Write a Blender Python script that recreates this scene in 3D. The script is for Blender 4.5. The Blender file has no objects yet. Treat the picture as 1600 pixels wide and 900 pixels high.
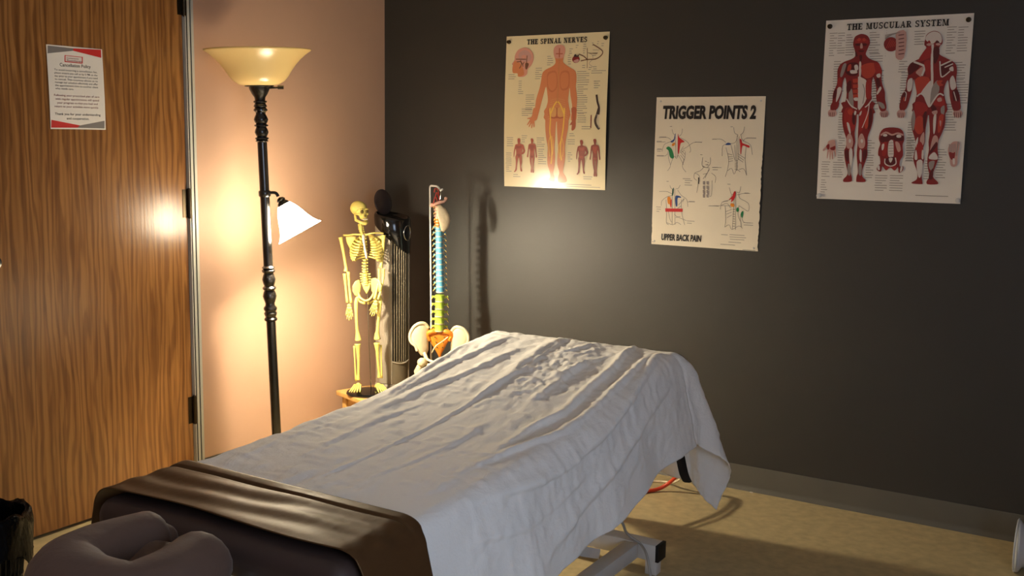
import bpy, bmesh, math, random
import numpy as np
from mathutils import Vector, Matrix
random.seed(4); rng = np.random.default_rng(7)
PI = math.pi
scene = bpy.context.scene
COL = scene.collection

# ------------------------------------------------------------------ camera
cam_d = bpy.data.cameras.new('camera'); cam = bpy.data.objects.new('camera', cam_d); COL.objects.link(cam)
CAM = Vector((3.170, -3.948, 1.362))
YAW, PITCH, ROLL = -0.5525, 0.1344, 0.0148
fw = Vector((math.sin(YAW)*math.cos(PITCH), math.cos(YAW)*math.cos(PITCH), -math.sin(PITCH)))
r0 = Vector((math.cos(YAW), -math.sin(YAW), 0)); u0 = r0.cross(fw)
rr = r0*math.cos(ROLL)+u0*math.sin(ROLL); uu = -r0*math.sin(ROLL)+u0*math.cos(ROLL)
m = Matrix((rr, uu, -fw)).transposed().to_4x4(); m.translation = CAM
cam.matrix_world = m
cam_d.sensor_width = 36; cam_d.lens = 1605.0/1600*36; cam_d.clip_start = 0.05
scene.camera = cam

# ------------------------------------------------------------------ world, exposure
w = bpy.data.worlds.new('world'); scene.world = w; w.use_nodes = True
w.node_tree.nodes['Background'].inputs[0].default_value = (0.02, 0.022, 0.026, 1)
w.node_tree.nodes['Background'].inputs[1].default_value = 0.3
vs = scene.view_settings
vs.view_transform = 'Standard'; vs.look = 'None'; vs.exposure = 0.68; vs.gamma = 1.0; vs.use_curve_mapping = False
LAMP_BULB = 1700.0      # bulb in the small side shade
LAMP_SHADE = 46.0       # glow of the lit glass side shade
FILL_GLOW = 4.2      # cool fill light of an unseen window added in the right hand wall

# ------------------------------------------------------------------ materials
def lin(c):
    out = []
    for v in c:
        v = v/255.0
        out.append(v/12.92 if v <= 0.04045 else ((v+0.055)/1.055)**2.4)
    return out
def mat(name, col=(.8, .8, .8), rough=.5, metal=0.0, spec=.5, noise=None, bump=None, coat=0.0, coat_rough=.1, sheen=0.0, trans=0.0, subsurf=0.0):
    """noise=(scale, amount, stretch) varies the colour; bump=(scale, strength, distance, stretch)"""
    M = bpy.data.materials.new(name); M.use_nodes = True
    nt = M.node_tree; b = nt.nodes['Principled BSDF']
    b.inputs['Base Color'].default_value = (*col, 1); b.inputs['Roughness'].default_value = rough
    b.inputs['Metallic'].default_value = metal; b.inputs['Specular IOR Level'].default_value = spec
    b.inputs['Coat Weight'].default_value = coat; b.inputs['Coat Roughness'].default_value = coat_rough
    b.inputs['Sheen Weight'].default_value = sheen; b.inputs['Transmission Weight'].default_value = trans
    if subsurf: b.inputs['Subsurface Weight'].default_value = subsurf; b.inputs['Subsurface Radius'].default_value = (.01, .006, .003)
    tc = None
    def coord(stretch):
        nonlocal tc
        if tc is None: tc = nt.nodes.new('ShaderNodeTexCoord')
        mp = nt.nodes.new('ShaderNodeMapping'); mp.inputs['Scale'].default_value = stretch
        nt.links.new(tc.outputs['Object'], mp.inputs[0]); return mp
    if noise:
        mp = coord(noise[2]); n = nt.nodes.new('ShaderNodeTexNoise'); n.inputs['Scale'].default_value = noise[0]; n.inputs['Detail'].default_value = 6
        nt.links.new(mp.outputs[0], n.inputs['Vector'])
        rp = nt.nodes.new('ShaderNodeValToRGB'); a = noise[1]
        rp.color_ramp.elements[0].position = .3; rp.color_ramp.elements[1].position = .7
        rp.color_ramp.elements[0].color = (*[max(0, c*(1-a)) for c in col], 1); rp.color_ramp.elements[1].color = (*[min(1, c*(1+a)) for c in col], 1)
        nt.links.new(n.outputs['Fac'], rp.inputs[0]); nt.links.new(rp.outputs[0], b.inputs['Base Color'])
    if bump:
        mp = coord(bump[3]); n = nt.nodes.new('ShaderNodeTexNoise'); n.inputs['Scale'].default_value = bump[0]; n.inputs['Detail'].default_value = 5
        nt.links.new(mp.outputs[0], n.inputs['Vector'])
        bp = nt.nodes.new('ShaderNodeBump'); bp.inputs['Strength'].default_value = bump[1]; bp.inputs['Distance'].default_value = bump[2]
        nt.links.new(n.outputs['Fac'], bp.inputs['Height']); nt.links.new(bp.outputs[0], b.inputs['Normal'])
    return M
one = (1, 1, 1)
MAT = {}
MAT['tan_wall'] = mat('tan_wall_paint', lin((196, 158, 132)), .55, noise=(3, .03, one), bump=(60, .06, .003, one))
MAT['dark_wall'] = mat('dark_wall_paint', lin((35, 34, 30)), .55, spec=.75, noise=(2.5, .05, one), bump=(45, .10, .004, one))
MAT['white_wall'] = mat('ceiling_white', lin((215, 212, 205)), .8, bump=(80, .2, .004, one))
MAT['floor'] = mat('speckled_vinyl_floor', lin((186, 168, 126)), .45, noise=(26, .16, one), bump=(120, .05, .002, one))
MAT['baseboard'] = mat('grey_vinyl_base', lin((84, 81, 73)), .45, noise=(8, .06, one))
MAT['frame'] = mat('grey_door_frame', lin((196, 194, 182)), .35, noise=(12, .05, (1, 1, .1)))
MAT['gap'] = mat('dark_gap', lin((24, 20, 17)), .8)
MAT['hinge'] = mat('bronze_hinge', lin((66, 56, 42)), .35, metal=.9)
MAT['black_lamp'] = mat('black_lamp_metal', lin((20, 17, 15)), .26, metal=.0, spec=.6, coat=.5, coat_rough=.12, noise=(30, .2, one))
MAT['white_metal'] = mat('white_powder_coat', lin((214, 212, 208)), .4, noise=(20, .03, one))
MAT['black_plastic'] = mat('black_plastic', lin((14, 13, 13)), .12, spec=.6)
MAT['black_base'] = mat('black_base_plastic', lin((16, 15, 14)), .1, spec=.6)
MAT['smoked'] = mat('smoked_lid', lin((58, 47, 46)), .22, spec=.5)
MAT['silver'] = mat('silver_plastic', lin((150, 141, 126)), .34, metal=.15, noise=(4, .05, (1, 1, .2)))
MAT['grille'] = mat('grille_dark', lin((112, 102, 84)), .35, metal=.2)
MAT['chrome'] = mat('chrome', lin((200, 198, 192)), .12, metal=1)
MAT['bone'] = mat('plastic_bone', lin((224, 206, 112)), .42, noise=(70, .10, one), bump=(90, .2, .002, one))
MAT['socket'] = mat('bone_hollow', lin((110, 90, 44)), .8)
MAT['cartilage'] = mat('cartilage', lin((224, 208, 196)), .5)
MAT['ivory'] = mat('ivory_plastic', lin((222, 208, 174)), .38, noise=(50, .06, one), bump=(60, .2, .002, one))
MAT['occiput'] = mat('occiput_plastic', lin((196, 180, 150)), .4, noise=(60, .12, one), bump=(50, .3, .003, one))
MAT['blue'] = mat('vertebra_blue', lin((96, 168, 196)), .45, noise=(60, .10, one))
MAT['green'] = mat('vertebra_green', lin((172, 200, 74)), .45, noise=(60, .10, one))
MAT['orange'] = mat('sacrum_orange', lin((226, 134, 38)), .45, noise=(60, .12, one), bump=(80, .3, .002, one))
MAT['pink'] = mat('cervical_pink', lin((206, 160, 142)), .45, noise=(60, .15, one))
MAT['red'] = mat('artery_red', lin((176, 44, 34)), .4)
MAT['nerve'] = mat('nerve_yellow', lin((226, 192, 96)), .45)
MAT['maple'] = mat('maple_wood', lin((206, 160, 92)), .4, noise=(9, .10, (1, 12, 12)))
MAT['vinyl'] = mat('brown_vinyl', lin((66, 52, 48)), .5, spec=.35, noise=(6, .04, one), bump=(160, .08, .001, one))
MAT['cradle'] = mat('brown_cradle_cover', lin((88, 67, 57)), .62, sheen=.1, noise=(18, .05, one), bump=(14, .35, .012, one))
MAT['satin'] = mat('brown_satin', lin((74, 51, 31)), .46, spec=.38, noise=(5, .08, one), bump=(7, .3, .02, (1, .5, 1)))
MAT['satin'].node_tree.nodes['Principled BSDF'].inputs['Specular Tint'].default_value = (1.0, .74, .42, 1)
MAT['bag'] = mat('black_bag', lin((7, 7, 8)), .24, spec=.07, bump=(16, .8, .02, (1, 1, .5)))
MAT['bin'] = mat('bin_mesh', lin((26, 25, 24)), .4, metal=.4)
MAT['red_cable'] = mat('red_cable', lin((206, 66, 36)), .4)
MAT['white_cable'] = mat('white_cable', lin((220, 206, 176)), .4)
MAT['grey_cable'] = mat('grey_cable', lin((168, 164, 156)), .4)
MAT['dark_part'] = mat('matt_black', lin((15, 13, 12)), .6)
MAT['clear'] = mat('milky_plastic', lin((226, 232, 240)), .14, spec=.6, trans=.35)
MAT['thread'] = mat('white_thread', lin((220, 212, 196)), .7)

def wood_door():
    M = bpy.data.materials.new('oak_door_veneer'); M.use_nodes = True; nt = M.node_tree; b = nt.nodes['Principled BSDF']; L = nt.links.new
    tc = nt.nodes.new('ShaderNodeTexCoord')
    def noise(scale, st, detail=5, dist=0.0):
        mp = nt.nodes.new('ShaderNodeMapping'); mp.inputs['Scale'].default_value = st; L(tc.outputs['Object'], mp.inputs[0])
        n = nt.nodes.new('ShaderNodeTexNoise'); n.inputs['Scale'].default_value = scale; n.inputs['Detail'].default_value = detail; n.inputs['Distortion'].default_value = dist
        L(mp.outputs[0], n.inputs['Vector']); return n
    mp = nt.nodes.new('ShaderNodeMapping'); mp.inputs['Scale'].default_value = (1, 1, .11); L(tc.outputs['Object'], mp.inputs[0])
    wv = nt.nodes.new('ShaderNodeTexWave'); wv.wave_type = 'BANDS'; wv.bands_direction = 'Y'; wv.inputs['Scale'].default_value = 12; wv.inputs['Distortion'].default_value = 14; wv.inputs['Detail'].default_value = 3; wv.inputs['Detail Scale'].default_value = 1.2
    L(mp.outputs[0], wv.inputs['Vector'])
    rp = nt.nodes.new('ShaderNodeValToRGB'); e = rp.color_ramp.elements
    e[0].position = .12; e[0].color = (*lin((138, 93, 50)), 1); e[1].position = .62; e[1].color = (*lin((168, 118, 66)), 1)
    L(wv.outputs['Fac'], rp.inputs[0])
    fine = noise(60, (1, 1, .03), 4); rp2 = nt.nodes.new('ShaderNodeValToRGB'); rp2.color_ramp.elements[0].position = .36; rp2.color_ramp.elements[1].position = .56
    rp2.color_ramp.elements[0].color = (.68, .61, .53, 1); rp2.color_ramp.elements[1].color = (1, 1, 1, 1); L(fine.outputs['Fac'], rp2.inputs[0])
    big = noise(2.2, (1, 1, .4), 3); rp3 = nt.nodes.new('ShaderNodeValToRGB'); rp3.color_ramp.elements[0].color = (.72, .68, .62, 1); rp3.color_ramp.elements[1].color = (1.0, 1, 1, 1); L(big.outputs['Fac'], rp3.inputs[0])
    def mul(a, c):
        x = nt.nodes.new('ShaderNodeMix'); x.data_type = 'RGBA'; x.blend_type = 'MULTIPLY'; x.inputs[0].default_value = 1
        L(a, x.inputs[6]); L(c, x.inputs[7]); return x.outputs[2]
    L(mul(mul(rp.outputs[0], rp2.outputs[0]), rp3.outputs[0]), b.inputs['Base Color'])
    b.inputs['Roughness'].default_value = .28; b.inputs['Specular IOR Level'].default_value = .5
    bp = nt.nodes.new('ShaderNodeBump'); bp.inputs['Strength'].default_value = .25; bp.inputs['Distance'].default_value = .002; L(fine.outputs['Fac'], bp.inputs['Height']); L(bp.outputs[0], b.inputs['Normal'])
    return M
MAT['door'] = wood_door()

def sheet_mat():
    M = mat('white_cotton_sheet', lin((242, 240, 236)), .85, spec=.2, sheen=.1)
    nt = M.node_tree; b = nt.nodes['Principled BSDF']; L = nt.links.new
    tc = nt.nodes.new('ShaderNodeTexCoord')
    n = nt.nodes.new('ShaderNodeTexNoise'); n.inputs['Scale'].default_value = 150; n.inputs['Detail'].default_value = 4; L(tc.outputs['Object'], n.inputs['Vector'])
    mp = nt.nodes.new('ShaderNodeMapping'); mp.inputs['Scale'].default_value = (1, .55, 1); mp.inputs['Rotation'].default_value = (0, 0, .5); L(tc.outputs['Object'], mp.inputs[0])
    n2 = nt.nodes.new('ShaderNodeTexNoise'); n2.inputs['Scale'].default_value = 26; n2.inputs['Detail'].default_value = 5; n2.inputs['Distortion'].default_value = .8; L(mp.outputs[0], n2.inputs['Vector'])
    b1 = nt.nodes.new('ShaderNodeBump'); b1.inputs['Strength'].default_value = .5; b1.inputs['Distance'].default_value = .0016; L(n.outputs['Fac'], b1.inputs['Height'])
    b2 = nt.nodes.new('ShaderNodeBump'); b2.inputs['Strength'].default_value = .4; b2.inputs['Distance'].default_value = .008; L(n2.outputs['Fac'], b2.inputs['Height']); L(b1.outputs[0], b2.inputs['Normal'])
    L(b2.outputs[0], b.inputs['Normal'])
    return M
MAT['sheet'] = sheet_mat()

def emis(name, col, strength, base=None, rough=.3, trans=0.0):
    M = mat(name, base or (.9, .9, .9), rough, trans=trans); b = M.node_tree.nodes['Principled BSDF']
    b.inputs['Emission Color'].default_value = (*col, 1); b.inputs['Emission Strength'].default_value = strength; return M
MAT['lit_shade'] = emis('lit_glass_shade', (1.0, .85, .60), LAMP_SHADE)
MAT['bulb'] = emis('lit_bulb', (1.0, .85, .60), LAMP_BULB)
MAT['fill_pane'] = emis('cool_fill_pane', (.62, .77, 1.0), FILL_GLOW)

def amber_glass():
    M = bpy.data.materials.new('amber_glass_bowl'); M.use_nodes = True; nt = M.node_tree; b = nt.nodes['Principled BSDF']
    b.inputs['Base Color'].default_value = (*lin((244, 222, 160)), 1); b.inputs['Roughness'].default_value = .25
    t = nt.nodes.new('ShaderNodeBsdfTranslucent'); t.inputs[0].default_value = (*lin((248, 220, 150)), 1)
    mx = nt.nodes.new('ShaderNodeMixShader'); mx.inputs[0].default_value = .4
    nt.links.new(b.outputs[0], mx.inputs[1]); nt.links.new(t.outputs[0], mx.inputs[2]); nt.links.new(mx.outputs[0], nt.nodes['Material Output'].inputs[0])
    return M
MAT['amber'] = amber_glass()

def attr_mat(name, rough):
    M = mat(name, (.8, .8, .8), rough, spec=.5, coat=.35, coat_rough=.16); nt = M.node_tree
    a = nt.nodes.new('ShaderNodeAttribute'); a.attribute_name = 'ink'; nt.links.new(a.outputs['Color'], nt.nodes['Principled BSDF'].inputs['Base Color']); return M
MAT['ink'] = attr_mat('printed_ink', .4)

# ------------------------------------------------------------------ mesh helpers
class MB:
    def __init__(s): s.v = []; s.f = []
    def add(s, vs, fs):
        o = len(s.v); s.v += [tuple(v) for v in vs]; s.f += [tuple(i+o for i in f) for f in fs]; return s
    def box(s, a, b, bev=0.0):
        x0, y0, z0 = a; x1, y1, z1 = b
        if bev <= 0:
            return s.add([(x0, y0, z0), (x1, y0, z0), (x1, y1, z0), (x0, y1, z0), (x0, y0, z1), (x1, y0, z1), (x1, y1, z1), (x0, y1, z1)],
                         [(0, 3, 2, 1), (4, 5, 6, 7), (0, 1, 5, 4), (1, 2, 6, 5), (2, 3, 7, 6), (3, 0, 4, 7)])
        bm = bmesh.new(); bmesh.ops.create_cube(bm, size=1)
        for v in bm.verts: v.co = Vector(((x0+x1)/2+v.co.x*(x1-x0), (y0+y1)/2+v.co.y*(y1-y0), (z0+z1)/2+v.co.z*(z1-z0)))
        bmesh.ops.bevel(bm, geom=bm.edges[:], offset=bev, segments=2, affect='EDGES', profile=.5)
        bm.verts.index_update(); s.add([v.co[:] for v in bm.verts], [[v.index for v in f.verts] for f in bm.faces]); bm.free(); return s
    def tube(s, pts, rad, n=8, caps=True, flat=1.0):
        pts = [Vector(p) for p in pts]; k = len(pts)
        if not hasattr(rad, '__len__'): rad = [rad]*k
        vs = []; fs = []; T0 = None; N = None
        for i, p in enumerate(pts):
            t = (pts[min(i+1, k-1)]-pts[max(i-1, 0)]).normalized()
            if N is None:
                N = t.orthogonal().normalized()
            else:
                N = (N - t*N.dot(t)); N = N.normalized() if N.length > 1e-6 else t.orthogonal().normalized()
            B = t.cross(N)
            for j in range(n):
                a = 2*PI*j/n; vs.append(p+(N*math.cos(a)+B*math.sin(a)*flat)*rad[i])
        for i in range(k-1):
            for j in range(n):
                fs.append((i*n+j, i*n+(j+1) % n, (i+1)*n+(j+1) % n, (i+1)*n+j))
        if caps: fs.append(tuple(range(n-1, -1, -1))); fs.append(tuple((k-1)*n+j for j in range(n)))
        return s.add(vs, fs)
    def lathe(s, prof, n=24, center=(0, 0, 0), axis=(0, 0, 1), caps=True):
        ax = Vector(axis).normalized(); q = Vector((0, 0, 1)).rotation_difference(ax); c = Vector(center); vs = []; fs = []
        for r, z in prof:
            for j in range(n):
                a = 2*PI*j/n; vs.append(c+q @ Vector((r*math.cos(a), r*math.sin(a), z)))
        for i in range(len(prof)-1):
            for j in range(n): fs.append((i*n+j, i*n+(j+1) % n, (i+1)*n+(j+1) % n, (i+1)*n+j))
        if caps:
            if prof[0][0] > 1e-6: fs.append(tuple(range(n-1, -1, -1)))
            if prof[-1][0] > 1e-6: fs.append(tuple((len(prof)-1)*n+j for j in range(n)))
        return s.add(vs, fs)
    def ell(s, c, r, nu=12, nv=8, rot=None):
        vs = []; fs = []; c = Vector(c)
        for i in range(nv+1):
            ph = -PI/2+PI*i/nv
            for j in range(nu):
                a = 2*PI*j/nu; v = Vector((r[0]*math.cos(ph)*math.cos(a), r[1]*math.cos(ph)*math.sin(a), r[2]*math.sin(ph)))
                if rot is not None: v = rot @ v
                vs.append(c+v)
        for i in range(nv):
            for j in range(nu): fs.append((i*nu+j, i*nu+(j+1) % nu, (i+1)*nu+(j+1) % nu, (i+1)*nu+j))
        return s.add(vs, fs)
    def pillow(s, outline, thick, dfun, k=4):
        """plate with a rounded rim: outline (x,z) pairs, depth along y from dfun(x,z)"""
        n = len(outline); cx = sum(p[0] for p in outline)/n; cz = sum(p[1] for p in outline)/n; vs = []; fs = []
        def ring(sc, side):
            h = thick*math.sqrt(max(0, 1-sc**4))*side
            for x, z in outline:
                X = cx+(x-cx)*sc; Z = cz+(z-cz)*sc; vs.append((X, dfun(X, Z)+h, Z))
        scs = [.12, .5, .8, .95, 1.0]
        for sc in scs: ring(sc, -1)
        for sc in scs[-2::-1]: ring(sc, 1)
        R = len(vs)//n
        for i in range(R-1):
            for j in range(n): fs.append((i*n+j, i*n+(j+1) % n, (i+1)*n+(j+1) % n, (i+1)*n+j))
        fs.append(tuple(range(n-1, -1, -1))); fs.append(tuple((R-1)*n+j for j in range(n)))
        return s.add(vs, fs)
    def obj(s, name, material, parent=None, smooth=True, fix=True):
        me = bpy.data.meshes.new(name); me.from_pydata(s.v, [], s.f); me.validate()
        if fix:
            bm = bmesh.new(); bm.from_mesh(me); bmesh.ops.remove_doubles(bm, verts=bm.verts, dist=1e-6); bmesh.ops.recalc_face_normals(bm, faces=bm.faces); bm.to_mesh(me); bm.free()
        if smooth:
            me.polygons.foreach_set('use_smooth', [True]*len(me.polygons))
            if smooth != 'all': me.set_sharp_from_angle(angle=math.radians(40))
        if material is not None: me.materials.append(material)
        o = bpy.data.objects.new(name, me); COL.objects.link(o)
        if parent is not None: o.parent = parent
        return o
def tag(o, label, cat, group=None, kind=None):
    o['label'] = label; o['category'] = cat
    if group: o['group'] = group
    if kind: o['kind'] = kind
    return o
def struct(o): o['kind'] = 'structure'; return o
def empty(name, loc=(0, 0, 0), rotz=0.0):
    o = bpy.data.objects.new(name, None); o.empty_display_size = .1; COL.objects.link(o); o.location = loc; o.rotation_euler = (0, 0, rotz); return o
def crom(pts, k=5, closed=False):
    pts = [Vector(p) for p in pts]; n = len(pts); out = []
    rg = n if closed else n-1
    for i in range(rg):
        g = (lambda j: pts[j % n]) if closed else (lambda j: pts[max(0, min(n-1, j))])
        a, b, c, d = g(i-1), g(i), g(i+1), g(i+2)
        for s in range(k):
            t = s/k; out.append(.5*((2*b)+(c-a)*t+(2*a-5*b+4*c-d)*t*t+(3*b-a-3*c+d)*t**3))
    if not closed: out.append(pts[-1])
    return out

# ------------------------------------------------------------------ the room
RX, RY, RZ = 4.25, -5.1, 2.55
DY0, DY1, DZ = -2.125, -1.212, 2.035       # door opening along the left wall
struct(MB().box((-.1, RY-.1, -.1), (RX+.1, .1, 0)).obj('floor', MAT['floor'], smooth=False))
struct(MB().box((-.1, RY-.1, RZ), (RX+.1, .1, RZ+.1)).obj('ceiling', MAT['white_wall'], smooth=False))
struct(MB().box((0, 0, 0), (RX, .1, RZ)).obj('wall_back', MAT['dark_wall'], smooth=False))
wl = MB().box((-.1, DY1+.045, 0), (0, .1, RZ)).box((-.1, RY, 0), (0, DY0-.045, RZ)).box((-.1, DY0-.045, DZ+.045), (0, DY1+.045, RZ))
struct(wl.obj('wall_left', MAT['tan_wall'], smooth=False))
struct(MB().box((-.1, RY-.1, 0), (RX, RY, RZ)).obj('wall_front', MAT['tan_wall'], smooth=False))
WY0, WY1, WZ0, WZ1 = -4.5, -2.9, .7, 1.9
wr = MB().box((RX, RY-.1, 0), (RX+.1, WY0, RZ)).box((RX, WY1, 0), (RX+.1, .1, RZ)).box((RX, WY0, 0), (RX+.1, WY1, WZ0)).box((RX, WY0, WZ1), (RX+.1, WY1, RZ))
struct(wr.obj('wall_right', MAT['tan_wall'], smooth=False))
win = struct(MB().box((RX+.05, WY0, WZ0), (RX+.06, WY1, WZ1)).obj('fill_window_1', MAT['fill_pane'], smooth=False))  # unseen glowing window, added for cool fill from the right
fr = MB()
for a, b in (((RX-.01, WY0-.05, WZ0-.05), (RX+.05, WY1+.05, WZ0)), ((RX-.01, WY0-.05, WZ1), (RX+.05, WY1+.05, WZ1+.05)), ((RX-.01, WY0-.05, WZ0), (RX+.05, WY0, WZ1)), ((RX-.01, WY1, WZ0), (RX+.05, WY1+.05, WZ1)), ((RX+.01, (WY0+WY1)/2-.02, WZ0), (RX+.05, (WY0+WY1)/2+.02, WZ1))): fr.box(a, b)
fr.obj('fill_window_frame', MAT['white_metal'], win, smooth=False)
# coved vinyl baseboards
def baseboard(name, p0, p1, nx, ny, h=.1005):
    prof = [(0, 0), (.016, 0), (.014, .004), (.006, .012), (.0035, .022), (.003, h-.004), (.0015, h), (0, h)]
    vs = []; fs = []; n = len(prof)
    for p in (p0, p1):
        for d, z in prof: vs.append((p[0]+nx*d, p[1]+ny*d, z))
    for j in range(n): fs.append((j, (j+1) % n, n+(j+1) % n, n+j))
    fs.append(tuple(range(n))); fs.append(tuple(range(2*n-1, n-1, -1)))
    return struct(MB().add(vs, fs).obj(name, MAT['baseboard']))
baseboard('baseboard_back', (0, 0), (RX, 0), 0, -1)
baseboard('baseboard_left', (0, 0), (0, DY1+.05), 1, 0)
# door: slab, hinges, metal frame
dr = struct(MB().box((-.040, DY0+.003, .012), (.0, DY1-.004, DZ-.003), .002).obj('door_1', MAT['door'], smooth=False))
for zc in (.254+.057+.004, 1.135, 1.90):
    h = MB().box((-.002, DY1-.026, zc-.054), (.002, DY1-.004, zc+.054))
    h.tube([(.007, DY1+.001, zc-.056), (.007, DY1+.001, zc+.056)], .0085, 12)
    for q in (-.056, .056): h.ell((.007, DY1+.001, zc+q), (.007, .007, .004), 10, 4)
    h.obj('hinge', MAT['hinge'], dr)
ds = MB().lathe([(0.0, .05), (.02, .052), (.026, .06), (.022, .078), (.0, .08)], 16, (0, DY0+.07, .98), (1, 0, 0)); ds.lathe([(.03, 0), (.03, .008), (.012, .01), (.012, .05)], 16, (0, DY0+.07, .98), (1, 0, 0)); ds.obj('door_knob', MAT['chrome'], dr)
tr = struct(MB().box((-.045, DY1, 0), (.012, DY1+.021, DZ+.02)).box((-.045, DY0-.021, 0), (.012, DY0, DZ+.02)).box((-.045, DY0, DZ), (.012, DY1, DZ+.02)).obj('trim_1', MAT['frame'], smooth=False))
MB().box((-.045, DY1+.021, 0), (.002, DY1+.033, DZ+.032)).box((-.045, DY0-.033, 0), (.002, DY0-.021, DZ+.032)).box((-.045, DY0-.021, DZ+.02), (.002, DY1+.021, DZ+.032)).obj('shadow_gap', MAT['gap'], tr, smooth=False)
MB().box((-.045, DY1+.033, 0), (.006, DY1+.045, DZ+.045)).box((-.045, DY0-.045, 0), (.006, DY0-.033, DZ+.045)).box((-.045, DY0-.033, DZ+.032), (.006, DY1+.033, DZ+.045)).obj('casing_edge', MAT['frame'], tr, smooth=False)
MB().box((.004, DY1+.004, 0), (.0135, DY1+.008, DZ+.02)).obj('frame_groove', MAT['gap'], tr, smooth=False)

# ------------------------------------------------------------------ massage table
X0, X1, YN, YF = 1.185, 1.925, -2.535, -.785
YS = [-2.7, -2.45, -2.278, -1.948, -1.673, -1.475, -1.277, -1.09, -.991, -.89, -.7]
ZS = [.568, .570, .574, .5865, .598, .6206, .652, .693, .712, .712, .700]
def _prep():
    g = np.linspace(-2.7, -.7, 401); z = np.interp(g, YS, ZS)
    for _ in range(6): z = np.convolve(np.pad(z, 12, mode='edge'), np.ones(25)/25, 'valid')
    return g, z
GY, GZ = _prep()
def ztop(y): return np.interp(y, GY, GZ)
table = empty('massage_table', ((X0+X1)/2, (YN+YF)/2, 0))
tag(table, 'brown vinyl massage table with white steel frame and raised far section', 'massage table')
TL = Matrix.Translation((-(X0+X1)/2, -(YN+YF)/2, 0))
def tpart(mb, name, material, parent=None, smooth=True):
    o = mb.obj(name, material, None, smooth)
    if parent is None: o.parent = table; o.matrix_parent_inverse = TL
    else: o.parent = parent
    return o
def pad(y0, y1, th=.095, r=.04, drop=.006):
    vs = []; fs = []; ring = []
    def section(inset):
        pts = []
        for cx, cz, a0 in ((X1-r, -r, 0), (X0+r, -r, 90), (X0+r, -th+r, 180), (X1-r, -th+r, 270)):
            for k in range(6):
                a = math.radians(a0+18*k); rr_ = r-inset
                pts.append((cx+rr_*math.cos(a), cz+rr_*math.sin(a)))
        return pts
    rows = []
    for k in range(6): a = math.radians(90*k/5); rows.append((y0+r*(1-math.sin(a)), r*(1-math.cos(a))))
    rows = rows[::-1]
    rows = [(y0+r*(1-math.cos(math.radians(18*k))), r*(1-math.sin(math.radians(18*k)))) for k in range(6)]
    mid = [(y, 0.0) for y in np.linspace(y0+r, y1-r, 24)[1:-1]]
    end = [(y1-(yy-y0), ins) for yy, ins in rows][::-1]
    allr = rows+mid+end; n = None
    for y, ins in allr:
        s = section(min(ins, r*.98)); n = len(s); z = float(ztop(y))-drop
        for x, dz in s: vs.append((x, y, z+dz))
    for i in range(len(allr)-1):
        for j in range(n): fs.append((i*n+j, i*n+(j+1) % n, (i+1)*n+(j+1) % n, (i+1)*n+j))
    fs.append(tuple(range(n-1, -1, -1))); fs.append(tuple((len(allr)-1)*n+j for j in range(n)))
    return MB().add(vs, fs)
tpart(pad(YN, -1.70), 'seat_pad', MAT['vinyl'], smooth='all')
tpart(pad(-1.685, YF), 'back_pad', MAT['vinyl'], smooth='all')
# under-pad frame, lift and base
XC = (X0+X1)/2
f = MB()
for x in (XC-.27, XC+.27): f.box((x-.02, YN+.1, .42), (x+.02, -1.70, .465), .004)
for y in (YN+.1, -1.75): f.box((XC-.27, y-.02, .42), (XC+.27, y+.02, .465), .004)
tpart(f, 'upper_frame', MAT['white_metal'])
f = MB()
for x in (XC-.25, XC+.25): tpart(MB().tube([(x, -1.70, .475), (x, -.84, .585)], .018, 4), 'back_support', MAT['white_metal'])
RXA, RXB, RYA, RYB = 1.30, 1.83, -2.25, -.98
for x in (RXA, RXB): tpart(MB().box((x-.025, RYA, .052), (x+.025, RYB-.03, .102), .004), 'base_rail', MAT['white_metal'])
for y in (RYA, RYB):
    c = MB().box((RXA-.09, y-.03, .050), (RXB+.09, y+.03, .105), .004); cb = tpart(c, 'cross_bar', MAT['white_metal'])
    for x in (RXA-.09, RXB+.09): MB().box((x-.006, y-.0305, .0495), (x+.006, y+.0305, .1055), .002).obj('end_cap', MAT['dark_part'], cb)
    for x in (RXA-.065, RXB+.065): tpart(MB().box((x-.02, y-.02, 0), (x+.02, y+.02, .052), .003), 'foot', MAT['white_metal'])
for x in (RXA+.055, RXB-.055):
    tpart(MB().tube([(x, -1.16, .10), (x, -1.95, .43)], .022, 4), 'lift_arm', MAT['white_metal'])
    tpart(MB().tube([(x-.03*(1 if x > XC else -1), -1.95, .10), (x-.03*(1 if x > XC else -1), -1.30, .45)], .022, 4), 'lift_arm', MAT['white_metal'])
tpart(MB().box((RXB-.20, -1.42, .05), (RXB-.15, -1.37, .44), .004).box((RXA+.13, -1.42, .05), (RXA+.18, -1.37, .44), .004), 'lift_column', MAT['white_metal'])
st = MB(); sp_ = crom([(1.93, -.90, .44), (1.955, -.93, .39), (1.985, -.97, .35), (2.01, -1.0, .335)], 5)
st.tube(sp_, .016, 6, flat=.3); tpart(st, 'dark_part', MAT['dark_part'])  # dark strip added where the table's dark underside shows in the sheet fold
# face cradle: horseshoe cushion in a stretch cover on two chrome posts
cr = empty('face_cradle', (0, 0, 0)); cr.parent = table; cr.matrix_parent_inverse = TL
cr['label'] = 'horseshoe face cradle in a brown fabric cover'
CX, CZ = 1.567, .530
path = crom([(CX-.092, -2.575, CZ+.012), (CX-.105, -2.65, CZ+.012), (CX-.108, -2.73, CZ+.010), (CX-.085, -2.80, CZ+.004), (CX, -2.83, CZ), (CX+.085, -2.80, CZ-.004), (CX+.100, -2.73, CZ+.004), (CX+.088, -2.66, CZ+.012), (CX+.066, -2.60, CZ+.018)], 6)
n = len(path); rad = [.076*(1-.12*math.cos(2*PI*i/(n-1)))*(1 if 2 < i < n-3 else [.55, .83, .96][min(i, n-1-i)]) for i in range(n)]
c1 = MB().tube(path, rad, 18)
for e in (path[0], path[-1]): c1.ell(e, (.034, .030, .034), 12, 8)
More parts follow.
